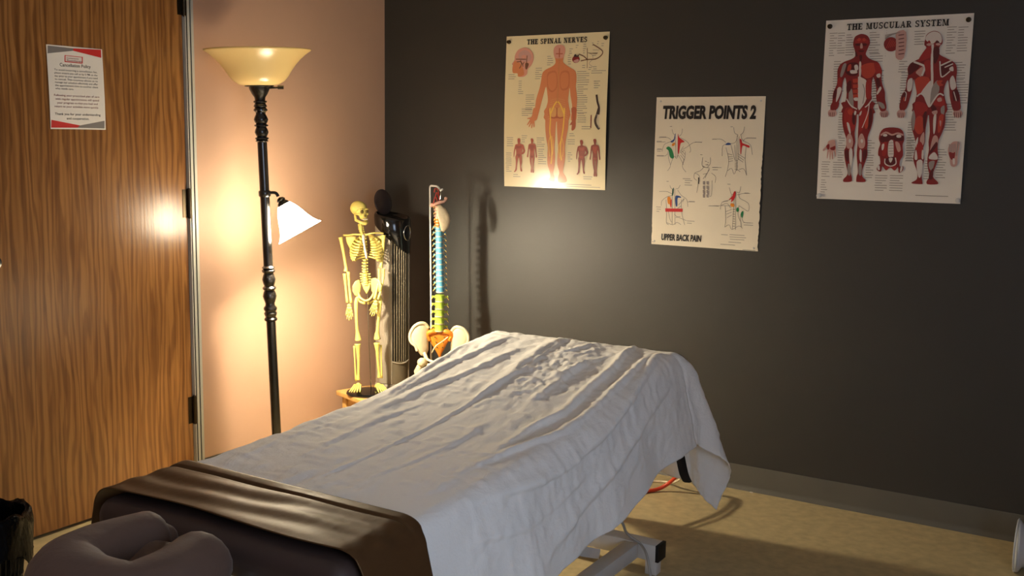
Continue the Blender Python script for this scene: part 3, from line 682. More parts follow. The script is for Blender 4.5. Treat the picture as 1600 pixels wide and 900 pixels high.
for k, (a, b, c) in enumerate((((672, 308), (674, 302), (678, 306)), ((673, 318), (676, 308), (679, 316)), ((671, 325), (674, 314), (677, 322)))):
    MB().tube(crom([V(*a, -.012), V(*b, -.016), V(*c, -.004), V(680, 326, .004)], 4), .0022, 6).obj('artery', MAT['red'], spn, smooth='all')
mb = MB(); mb.tube([V(667, 329, 0), V(672, 326, -.006), V(680, 323, -.006), V(686, 322, 0), V(690, 318, .004)], [.006, .007, .008, .006, .006], 8); mb.ell(V(689, 317, .004), (.008, .008, .007), 10, 6); mb.ell(V(669, 327, 0), (.008, .009, .009), 10, 6)
mb.obj('atlas', MAT['pink'], spn, smooth='all')
oc = [V(a, b) for a, b in ((677, 327), (682, 326), (689, 331), (695, 341), (696.5, 350), (693, 360), (687, 366), (683, 364), (680, 352), (676, 338))]
MB().pillow([(v.x, v.z) for v in oc], .009, lambda x, z: -.030+.30*(x-V(678, 0).x)).obj('occipital_plate', MAT['occiput'], spn, smooth='all')
def vertebra(py, px, r, h, wid, colour, nerve, d=0.0, name='vertebra', sp=.03):
    c = V(px, py, d); mb = MB().lathe([(0, -h), (r, -h*.95), (r*.84, 0), (r, h*.95), (0, h)], 16, c)
    mb.tube([c+Vector((-wid, .012, .004)), c+Vector((-wid*.55, .012, 0)), c+Vector((0, .014, 0)), c+Vector((wid*.55, .012, 0)), c+Vector((wid, .012, .004))], [.0055, .0045, .007, .0045, .0055], 8)
    mb.tube([c+Vector((0, .014, 0)), c+Vector((0, .014+sp, -.012))], [.006, .003], 6)
    o = mb.obj(name, MAT[colour], spn, smooth=True)
    MB().lathe([(0, -.0022), (r*.98, -.002), (r*1.0, 0), (r*.98, .002), (0, .0022)], 14, c-Vector((0, 0, h+.002))).obj('disc', MAT['ivory'], o)
    if nerve:
        for s in (-1, 1): MB().tube(crom([c+Vector((s*.010, .006, h*.4)), c+Vector((s*wid*.7, .006, h*.5)), c+Vector((s*wid*1.12, .004, -h*.8))], 3), .0015, 6).obj('nerve', MAT['nerve'], o, smooth='all')
    return o
for i in range(7): vertebra(330+i*4.6, 676.5+.2*i, .0095, .0055, .016, 'pink' if i < 4 else 'orange', i % 2 == 0, -.004, sp=.02)
for i in range(12): vertebra(361+i*8.35, 679.0+.20*i, .0158+.0002*i, .0105, .028, 'blue', True, .004+.006*math.sin(PI*i/11))
for i in range(5): vertebra(465.5+i*11.2, 681.0-.15*i, .0205+.0004*i, .0138, .036, 'green', True, -.004*math.sin(PI*i/4))
sac = [V(a, b) for a, b in ((663, 516), (671, 512), (681, 516), (691, 513), (699, 518), (699, 526), (691, 538), (684, 552), (681, 562), (677, 552), (669, 538), (663, 527))]
so2 = MB().pillow([(v.x, v.z) for v in sac], .014, lambda x, z: .012+.10*(V(0, 520).z-z)); sac_o = so2.obj('sacrum', MAT['orange'], spn, smooth='all')
for s in (-1, 1): MB().tube(crom([V(681+s*5, 517, 0), V(681+s*12, 517, -.004), V(681+s*18, 522, .004), V(681+s*15, 531, .012)], 4), .011, 8).obj('sacral_wing', MAT['orange'], sac_o, smooth='all')
for i in range(3):
    for s in (-1, 1): MB().ell(V(681+s*(7-1.4*i), 525+i*8, -.006+.003*i), (.0035, .003, .0035), 8, 6).obj('foramen', MAT['socket'], sac_o, smooth='all')
MB().tube(crom([V(694, 524, -.012), V(686, 530, -.026), V(676, 537, -.030), V(670, 548, -.020)], 4), .0028, 6).obj('nerve', MAT['ivory'], sac_o, smooth='all')
il = [V(a, b) for a, b in ((664, 512), (659, 505), (651, 504), (643, 509), (637.5, 519), (637, 528), (640, 534), (645, 538), (648, 546), (653, 553), (660, 556), (664, 546), (664, 530))]
pv = MB().pillow([(v.x, v.z) for v in il], .007, lambda x, z: .008-.75*(V(664, 0).x-x)*1.0+6*(V(664, 0).x-x)**2).obj('pelvis', MAT['ivory'], spn, smooth='all')
ir = [V(a, b) for a, b in ((699, 516), (704, 510), (711, 509), (719, 513), (724, 521), (724, 530), (719, 538), (713, 546), (708, 555), (700, 560), (697, 548), (698, 530))]
MB().pillow([(v.x, v.z) for v in ir], .007, lambda x, z: .008-.75*(x-V(699, 0).x)*1.0+6*(x-V(699, 0).x)**2).obj('iliac_wing', MAT['ivory'], pv, smooth='all')
def crest(ol, fn, i0, i1): return crom([Vector((v.x, fn(v.x)-.002, v.z)) for v in ol[i0:i1]], 4)
fl_ = lambda x: .008-.75*(V(664, 0).x-x)+6*(V(664, 0).x-x)**2
fr_ = lambda x: .008-.75*(x-V(699, 0).x)+6*(x-V(699, 0).x)**2
MB().tube(crest(il, fl_, 0, 9), .0075, 8).obj('iliac_crest', MAT['ivory'], pv, smooth='all')
MB().tube(crest(ir, fr_, 0, 8), .0075, 8).obj('iliac_crest', MAT['ivory'], pv, smooth='all')
MB().tube(crom([V(659, 548, -.028), V(664, 556, -.05), V(674, 559, -.066), V(681, 560, -.070), V(689, 558, -.066), V(698, 553, -.05), V(703, 546, -.028)], 4), [.008]*4+[.006]*17+[.008]*4, 10).obj('pubis', MAT['ivory'], pv, smooth='all')
for a, b, c in (((659, 550), (663, 566), (676, 561)), ((703, 549), (700, 567), (687, 561))): MB().tube(crom([V(*a, -.02), V(*b, -.018), V(*c, -.062)], 5), .0065, 8).obj('ischium', MAT['ivory'], pv, smooth='all')
for a, b in ((655, 563), (708, 561)):
    s = -1 if a < 681 else 1
    fm = MB(); fm.ell(V(a, b, -.022), (.021, .021, .021), 16, 10); fm.tube([V(a, b, -.02), V(a+s*4, b+8, -.014), V(a+s*6, b+14, -.010), V(a+s*4, b+34, -.008)], [.013, .014, .019, .013], 12)
    fm.obj('femur_head', MAT['ivory'], spn, smooth='all')

# ------------------------------------------------------------------ waste bin with a black bag (left edge)
bn = empty('waste_bin', (.345, -2.30, 0)); bn.scale = (.86, .86, .90); tag(bn, 'black wire waste bin lined with a shiny black bag beside the door', 'bin')
for k in range(40):
    a = 2*PI*k/40; MB().tube([(.105*math.cos(a), .105*math.sin(a), .004), (.135*math.cos(a), .135*math.sin(a), .30)], .0028, 4).obj('wire', MAT['bin'], bn)
rg = MB()
for z, r_ in ((.006, .105), (.10, .116), (.20, .126), (.30, .136)): rg.tube([(r_*math.cos(t_), r_*math.sin(t_), z) for t_ in np.linspace(0, 2*PI, 33)], .004, 6, caps=False)
rg.obj('rim', MAT['bin'], bn)
prof = [(.02, .015), (.095, .02), (.115, .16), (.126, .27), (.130, .312), (.138, .322), (.149, .312), (.152, .29), (.150, .25), (.149, .19), (.150, .165)]
vs = []; fs = []; N = 72
for i, (r_, z) in enumerate(prof):
    for j in range(N):
        a = 2*PI*j/N; am = min(1, max(0, (i-3)/4)); q = r_*(1+.04*am*math.sin(9*a+i*.9)+.02*am*math.sin(23*a+i*1.7)); zz = z+am*(.012*math.sin(5*a+1)+.008*math.sin(13*a+i))+(.02*math.sin(3*a+2) if i >= 8 else 0)
        vs.append((q*math.cos(a), q*math.sin(a), zz))
for i in range(len(prof)-1):
    for j in range(N): fs.append((i*N+j, i*N+(j+1) % N, (i+1)*N+(j+1) % N, (i+1)*N+j))
MB().add(vs, fs).obj('bag', MAT['bag'], bn, smooth='all', fix=False)

# ------------------------------------------------------------------ cables, plastic tub, scraps
c1 = MB().tube(crom([(1.50, -1.02, .30), (1.55, -.78, .17), (1.63, -.45, .17), (1.665, -.26, .145), (1.665, -.21, .10), (1.652, -.212, .073), (1.611, -.208, .03), (1.571, -.24, .0085), (1.49, -.34, .0085), (1.30, -.48, .0085)], 6), .0075, 8).obj('power_cable', MAT['red_cable'], smooth='all'); tag(c1, 'orange red cable curling on the floor behind the table', 'cable')
c2 = MB().tube(crom([(1.53, -1.02, .30), (1.58, -.78, .17), (1.66, -.45, .17), (1.685, -.26, .145), (1.677, -.212, .10), (1.662, -.19, .06), (1.616, -.153, .025), (1.553, -.115, .0055), (1.45, -.18, .0055), (1.25, -.36, .0055)], 6), .005, 8).obj('power_cable', MAT['white_cable'], smooth='all'); tag(c2, 'thin cream cable looping beside the red one behind the table', 'cable')
c3 = MB().tube(crom([(1.77, -1.32, .43), (1.80, -1.20, .34), (1.85, -1.14, .22), (1.845, -1.085, .16), (1.856, -1.051, .13), (1.871, -1.034, .112), (1.905, -1.06, .095), (1.925, -1.075, .05), (1.945, -1.10, .0055), (1.98, -1.2, .005)], 6), .0045, 8).obj('control_cable', MAT['grey_cable'], smooth='all'); tag(c3, 'pale grey cable hanging over the white frame of the table', 'cable')
tb = empty('plastic_tub', (2.893, -.295, .0885)); tag(tb, 'milky plastic tub lying on its side by the grey baseboard', 'tub')
MB().lathe([(.0, .16), (.060, .16), (.064, .155), (.068, .04), (.070, .018), (.086, .008), (.088, 0), (.084, -.002), (.066, .012), (.063, .05), (.058, .15), (0, .152)], 36, (0, 0, 0), (1, .12, 0)).obj('wall', MAT['clear'], tb, smooth='all')
MB().tube([(0+.0*math.cos(t_), .0872*math.cos(t_), .0872*math.sin(t_)) for t_ in np.linspace(0, 2*PI, 41)], .0028, 6, caps=False).obj('rim', MAT['clear'], tb, smooth='all')
th = MB().tube(crom([(1.757, -.0048, .045), (1.762, -.006, .058), (1.770, -.006, .066), (1.772, -.005, .078)], 4), .0012, 6).obj('thread_scrap', MAT['thread'], smooth='all'); tag(th, 'bit of white thread stuck to the grey baseboard', 'thread')
ps = MB().box((1.895, -.028, 0), (1.908, -.020, .003), .001).obj('paper_scrap', MAT['thread']); tag(ps, 'tiny white scrap on the floor against the baseboard', 'scrap')

# ------------------------------------------------------------------ printed sheets: posters and the notice
INK = {k: lin(v) for k, v in dict(R1=(168,42,40), R2=(140,34,36), R3=(92,20,26), OR=(196,70,52), WH=(226,216,208), GR=(160,148,142), DK=(70,52,48), PK=(206,160,150), BN=(120,78,56),
  SK=(220,138,92), SD=(186,98,66), SE=(208,124,82), SP=(222,160,140), YE=(250,206,90), SL=(226,166,104), MN=(176,84,64), MD=(150,64,50), BK=(26,24,24), RD=(206,30,36), BL=(34,72,140), GN=(24,130,76), GN2=(20,84,70), OG=(232,140,30),
  NG=(132,126,122), NR=(204,48,46), TX=(46,40,38), TR=(120,40,40), MT=(150,140,130), LN=(126,116,108)).items()}
PRINTS = {
'M': [["f","R2",[-142,269,-123,276,-103,270,-93,257,-90,242,-93,232,-98,219,-102,201,-85,184,-58,173,-47,156,-41,140,-42,120,-37,93,-27,67,-24,40,-17,7,-28,-3,-49,24,-56,47,-57,74,-65,107,-71,117,-75,94,-75,64,-70,41,-64,7,-63,-13,-170,-12,-171,15,-163,42,-163,76,-166,103,-172,120,-178,106,-180,83,-182,56,-191,25,-198,1,-219,2,-213,32,-212,63,-200,97,-200,124,-201,147,-193,167,-177,178,-154,186,-140,197,-143,219,-149,234,-150,242,-148,259]],["f","R2",[-173,31,-65,30,-64,9,-62,-31,-67,-64,-77,-97,-76,-122,-77,-137,-75,-163,-81,-189,-90,-218,-89,-241,-77,-255,-79,-262,-106,-263,-110,-258,-109,-241,-105,-226,-110,-189,-113,-163,-113,-145,-112,-115,-113,-79,-113,-42,-116,-5,-121,2,-121,-42,-125,-82,-121,-115,-125,-141,-123,-163,-128,-189,-132,-223,-126,-249,-128,-262,-155,-264,-157,-254,-145,-240,-144,-223,-153,-190,-158,-164,-159,-145,-154,-134,-154,-105,-165,-75,-173,-35,-173,10]],["f","PK",[-195,-9,-197,-18,-205,-23,-215,-23,-224,-18,-227,-9,-225,-1,-217,5,-207,5,-198,-1]],["f","PK",[-8,-13,-11,-21,-18,-26,-28,-26,-36,-21,-40,-12,-37,-4,-29,1,-20,1,-12,-4]],["f","R2",[-216,25,-189,32,-193,6,-217,2]],["f","R2",[-47,30,-25,30,-18,1,-38,-2]],["l","R3",2,[-222,-7,-222,-23]],["l","R3",2,[-217,-7,-217,-23]],["l","R3",2,[-210,-7,-211,-23]],["l","R3",2,[-204,-7,-204,-23]],["l","R3",2,[-34,-9,-32,-25]],["l","R3",2,[-28,-9,-26,-25]],["l","R3",2,[-21,-9,-19,-25]],["l","R3",2,[-15,-9,-13,-25]],["f","R1",[-143,255,-122,261,-97,252,-98,240,-115,246,-141,242]],["f","R3",[-122,237,-124,235,-129,233,-135,234,-140,235,-142,238,-140,241,-136,242,-129,242,-124,240]],["f","R3",[-100,237,-102,234,-106,232,-112,233,-116,234,-118,237,-117,240,-112,241,-107,241,-102,239]],["f","OR",[-137,255,-130,262,-123,256,-130,250]],["f","OR",[-118,256,-112,261,-105,254,-112,249]],["f","PK",[-123,241,-118,241,-115,225,-124,225]],["f","R3",[-129,217,-110,216,-113,211,-126,212]],["f","R3",[-139,216,-132,199,-135,194,-140,202]],["f","R3",[-125,198,-115,198,-116,178,-120,175]],["f","WH",[-124,172,-117,172,-115,128,-121,122]],["f","OR",[-114,162,-84,171,-58,165,-63,140,-75,121,-94,115,-111,128,-115,145]],["f","R1",[-71,170,-54,167,-44,146,-44,130,-59,130,-66,147]],["f","R3",[-173,163,-150,174,-127,169,-125,142,-129,127,-154,126,-172,140]],["f","WH",[-141,162,-130,165,-126,149,-135,142]],["f","WH",[-154,146,-132,144,-130,135,-151,134]],["f","OR",[-163,163,-153,168,-152,149,-165,143]],["f","GR",[-182,167,-170,170,-175,143,-183,123,-190,128]],["f","WH",[-124,115,-111,118,-93,105,-93,75,-90,41,-105,11,-118,8]],["l","GR",3,[-106,95,-98,68,-102,24]],["f","R1",[-95,103,-77,108,-74,54,-81,41,-92,48]],["l","WH",4,[-123,122,-117,8]],["p","OR",[-144,114,-124,116,-124,101,-141,100]],["p","OR",[-142,94,-123,95,-122,81,-140,80]],["p","OR",[-141,75,-122,77,-121,62,-139,62]],["p","OR",[-140,57,-121,59,-120,44,-138,43]],["f","WH",[-135,45,-121,46,-121,35,-133,36]],["f","GR",[-154,69,-143,75,-134,8,-152,28]],["f","R3",[-164,96,-150,109,-147,79,-161,62]],["l","WH",4,[-161,42,-145,18,-121,4]],["l","WH",4,[-68,41,-85,17,-104,4]],["f","R1",[-197,117,-184,118,-186,86,-196,90]],["f","WH",[-197,80,-189,86,-182,76,-192,42,-200,32,-198,63]],["f","R3",[-210,63,-201,80,-201,53,-209,42]],["f","WH",[-60,127,-48,132,-45,120,-55,117]],["f","R3",[-61,111,-50,114,-43,87,-53,80]],["f","WH",[-45,84,-39,77,-51,57,-55,61]],["f","GR",[-50,30,-30,24,-22,7,-35,7]],["f","R1",[-164,6,-143,9,-124,-13,-124,-64,-141,-79,-157,-64,-167,-31]],["f","OR",[-156,-2,-142,6,-134,-13,-148,-16]],["f","WH",[-156,-46,-147,-49,-139,-82,-145,-82]],["f","R3",[-136,-9,-125,-16,-126,-53,-136,-42]],["f","R1",[-110,-2,-89,9,-89,-42,-102,-79,-110,-60]],["f","OR",[-87,-13,-81,-2,-72,-35,-84,-68,-90,-53]],["f","R3",[-77,-2,-67,1,-66,-42,-77,-71]],["l","WH",3,[-79,23,-82,-13,-99,-64]],["f","WH",[-129,-2,-123,-5,-126,-18,-131,-13]],["f","WH",[-111,-9,-104,-2,-106,-16,-112,-20]],["f","PK",[-150,-90,-139,-86,-128,-115,-133,-138,-149,-138,-154,-112]],["f","WH",[-136,-112,-137,-116,-139,-119,-142,-119,-144,-116,-145,-112,-144,-108,-142,-105,-140,-105,-137,-108]],["f","PK",[-106,-90,-96,-86,-85,-115,-89,-137,-105,-137,-111,-112]],["f","WH",[-93,-111,-93,-116,-95,-118,-98,-119,-100,-116,-102,-112,-101,-107,-99,-105,-96,-105,-94,-107]],["f","WH",[-141,-145,-131,-141,-127,-175,-132,-212,-138,-186]],["f","R3",[-156,-149,-145,-145,-141,-175,-146,-190,-155,-168]],["f","WH",[-103,-145,-96,-148,-95,-189,-102,-178]],["f","R3",[-92,-148,-79,-144,-79,-166,-88,-192]],["f","GR",[-143,-197,-133,-204,-133,-238,-142,-234]],["f","GR",[-103,-196,-93,-200,-93,-237,-102,-233]],["f","R2",[100,249,105,265,126,275,146,268,156,250,158,231,150,220,149,196,169,182,197,167,209,153,213,130,212,108,217,73,227,50,231,5,212,-5,197,37,192,70,186,102,178,89,174,64,180,38,185,-14,79,-14,80,29,84,58,75,95,70,108,68,78,64,52,52,6,31,-4,31,46,45,75,46,105,50,124,47,147,55,163,76,176,101,186,108,197,105,220,98,228]],["f","R2",[80,29,180,28,184,-7,186,-49,178,-81,168,-109,167,-138,171,-170,163,-202,156,-234,175,-255,173,-263,141,-264,137,-253,145,-235,137,-199,135,-170,138,-142,135,-113,137,-78,131,-25,129,4,126,-28,122,-74,123,-113,118,-142,124,-174,119,-207,119,-235,123,-257,121,-264,90,-263,87,-258,103,-247,103,-221,92,-193,87,-171,91,-139,90,-110,77,-71,72,-39,75,-3]],["f","WH",[101,246,106,263,126,273,146,266,155,248,153,232,137,238,126,230,113,236]],["f","R1",[109,237,113,243,119,235,114,230]],["f","R3",[134,236,140,242,148,234,141,231]],["f","PK",[123,228,121,226,117,224,112,224,107,226,105,229,107,231,111,233,116,233,121,231]],["f","PK",[152,228,151,225,147,224,142,224,138,226,136,228,138,231,141,232,146,232,150,230]],["l","WH",8,[126,229,128,161,133,103,134,15]],["f","R1",[106,217,122,221,122,187,109,178,80,171]],["f","R3",[130,216,147,218,150,189,139,161,132,174]],["f","R3",[51,157,67,169,87,153,70,134,51,124]],["f","PK",[76,134,97,152,105,149,96,118,86,122]],["l","WH",7,[66,170,93,159,105,149,97,120]],["f","OR",[76,108,111,117,125,100,99,61,86,58]],["f","R1",[102,168,122,171,125,116,111,120,106,146]],["f","R3",[157,154,185,166,198,156,184,134,170,115,159,128]],["l","WH",4,[154,169,159,128,166,114,190,134]],["l","WH",5,[158,154,194,171]],["l","WH",4,[171,147,198,159]],["f","WH",[187,144,198,150,201,134,190,136]],["f","WH",[98,60,125,100,129,90,132,19,128,9,118,25,106,52]],["f","GR",[133,74,150,103,159,77,156,57,140,22,132,15]],["f","OR",[148,100,168,102,163,93,172,86,157,83]],["l","WH",5,[85,47,98,57,112,45,128,11]],["l","WH",5,[175,49,162,56,150,45,131,11]],["f","R1",[143,19,160,48,175,41,180,12]],["f","PK",[154,38,166,43,170,31,158,28]],["f","WH",[51,105,66,111,67,78,60,65,50,72]],["f","WH",[191,102,201,118,213,89,211,73,198,70]],["f","R3",[34,49,47,72,49,59,42,23]],["f","OR",[38,39,44,46,44,16]],["f","R3",[202,60,219,69,226,37,217,11]],["l","WH",3,[42,66,49,56,44,20]],["l","WH",3,[207,63,221,21]],["f","R1",[80,25,110,25,125,4,107,-21,86,-24]],["f","OR",[88,-28,107,-23,117,-53,111,-81,97,-85,84,-64]],["f","R3",[111,-17,122,-7,121,-53,115,-71]],["f","GR",[73,-42,76,0,85,-28,81,-74]],["f","R3",[135,7,141,18,155,3,146,-11]],["f","PK",[139,-7,156,-2,157,-14,147,-18]],["f","WH",[147,-21,155,-18,155,-71,150,-85,146,-49]],["f","GR",[169,7,180,14,180,-18,170,-11]],["f","OR",[164,-25,180,-18,174,-70,164,-78]],["f","PK",[167,-39,173,-41,171,-60]],["f","WH",[91,-114,98,-96,99,-114,94,-135]],["f","PK",[105,-103,117,-78,121,-113,112,-128]],["f","R1",[96,-124,109,-113,119,-138,113,-171,101,-171,93,-157]],["f","WH",[91,-157,95,-142,101,-174,92,-176]],["f","WH",[115,-142,120,-149,122,-174,115,-171]],["f","WH",[99,-185,119,-181,117,-235,107,-236]],["f","PK",[149,-95,162,-92,167,-113,152,-138,142,-142]],["f","R3",[140,-149,160,-113,164,-127,146,-152]],["f","WH",[141,-163,156,-149,168,-163,168,-175,142,-174]],["f","GR",[141,-185,160,-181,153,-213,143,-206]],["f","R3",[144,-228,156,-206,157,-242,145,-246]],["f","PK",[50,-14,48,-22,41,-28,31,-28,23,-22,20,-13,22,-5,29,1,39,1,47,-5]],["f","PK",[241,-14,238,-22,231,-28,222,-28,214,-22,210,-14,213,-5,220,0,229,0,237,-5]],["f","R2",[30,29,57,29,49,4,30,1]],["f","R2",[202,27,228,27,233,1,212,-2]],["l","R3",2,[25,-10,26,-28]],["l","R3",2,[31,-10,31,-28]],["l","R3",2,[38,-10,38,-28]],["l","R3",2,[44,-10,44,-28]],["l","R3",2,[214,-9,217,-28]],["l","R3",2,[220,-9,223,-28]],["l","R3",2,[226,-9,229,-28]],["l","R3",2,[233,-9,236,-28]],["f","R2",[10,233,6,219,-6,210,-22,210,-35,220,-41,235,-37,250,-25,259,-9,258,4,248]],["l","OR",2,[-32,221,-18,252]],["l","OR",2,[-25,222,-12,249]],["l","OR",2,[-18,223,-7,247]],["l","OR",2,[-11,225,-1,244]],["l","OR",2,[-4,226,4,241]],["f","PK",[0,275,34,275,32,185,4,186,2,235]],["l","R3",3,[8,265,27,267]],["l","R3",3,[9,251,28,254]],["l","R3",3,[10,238,29,240]],["l","R3",3,[11,225,30,227]],["l","R3",3,[12,211,31,214]],["l","R3",3,[12,198,32,200]],["l","GR",3,[-37,253,-19,269]],["l","GR",3,[-38,257,-8,271]],["l","GR",3,[-38,262,2,273]],["l","GR",3,[-38,267,13,275]],["f","R2",[-32,-78,-15,-64,27,-64,46,-78,52,-106,47,-124,51,-161,42,-180,42,-202,54,-202,53,-217,40,-225,36,-205,25,-218,9,-207,-5,-218,-19,-203,-23,-222,-38,-216,-35,-200,-27,-194,-30,-169,-36,-163,-36,-141,-31,-122,-37,-103]],["f","R3",[-28,-91,8,-87,12,-106,-28,-116]],["f","R3",[12,-90,45,-90,48,-109,18,-109]],["f","WH",[-8,-91,-9,-93,-13,-95,-18,-95,-22,-94,-23,-91,-22,-88,-18,-86,-13,-86,-9,-88]],["f","WH",[41,-93,40,-97,36,-99,30,-99,25,-97,24,-93,25,-90,29,-88,35,-88,39,-90]],["l","PK",6,[-31,-91,-14,-80,8,-89,28,-83,48,-90]],["f","WH",[0,-112,13,-109,17,-140,17,-168,1,-168,-3,-140]],["l","GR",2,[-2,-118,15,-117]],["l","GR",2,[-1,-128,15,-127]],["l","GR",2,[-1,-138,16,-137]],["l","GR",2,[0,-148,17,-147]],["l","GR",2,[1,-158,17,-157]],["f","PK",[21,-115,35,-118,42,-143,32,-149]],["f","R1",[-23,-122,-9,-117,-8,-159,-21,-165]],["f","WH",[-25,-125,-17,-122,-18,-140,-24,-144]],["f","R3",[-8,-175,22,-169,26,-193,8,-199,-7,-193]],["l","WH",4,[-11,-175,-10,-193,9,-202,28,-193,25,-171]],["f","WH",[2,-174,16,-173,9,-190]],["f","WH",[-37,-203,-30,-200,-27,-216,-34,-216]],["f","WH",[45,-205,52,-203,50,-217,44,-222]],["f","R1",[-12,-203,3,-203,-3,-217]],["f","R1",[13,-204,30,-204,23,-216]],["f","PK",[-218,-113,-196,-109,-191,-135,-188,-168,-191,-168,-198,-146,-198,-178,-202,-178,-207,-150,-208,-180,-211,-180,-214,-150,-219,-176,-222,-174,-222,-139,-233,-150,-238,-146,-223,-127]],["f","R2",[-226,-131,-216,-124,-214,-142,-221,-144]],["f","R2",[-212,-139,-204,-135,-193,-131,-194,-146,-207,-146]],["f","PK",[203,-130,217,-112,236,-112,239,-123,235,-162,235,-190,226,-200,214,-194,209,-169,203,-151]],["f","R2",[206,-148,219,-151,226,-148,225,-169,218,-176,209,-166]],["f","WH",[219,-172,226,-172,227,-190,222,-190]],["l","GR",3,[205,-120,209,-148]],["l","GR",3,[211,-120,214,-148]],["l","GR",3,[217,-120,220,-148]],["l","GR",3,[223,-119,226,-148]],["l","GR",4,[234,-112,230,-162]],["m",[-239,283,-210,201],9],["m",[-209,282,-180,205],9],["m",[169,286,201,195],9],["m",[205,284,239,197],9],["m",[-242,-191,-209,-250],9],["m",[-200,-192,-172,-249],9],["m",[-242,-259,-213,-305],9],["m",[-44,-237,0,-294],9],["m",[8,-236,55,-292],9],["m",[-90,203,-42,5],9],["m",[-217,179,-175,71],9],["m",[-232,72,-200,14],9],["m",[-70,142,-35,21],9],["m",[24,132,58,20],9],["m",[61,276,98,224],9],["m",[14,172,47,131],9],["m",[192,163,240,103],9],["m",[211,104,253,18],9],["m",[183,19,223,-76],9],["m",[59,-44,91,-181],9],["m",[-183,-102,-157,-253],9],["m",[-79,-110,-51,-250],9],["m",[125,-181,145,-245],9],["m",[164,-140,198,-243],9],["m",[-187,-7,-165,-102],9],["m",[58,-101,87,-181],9],["m",[99,-305,225,-307],9],["m",[-35,284,-33,181],9],["m",[-94,279,-54,202],9],["m",[-178,274,-145,201],9]],
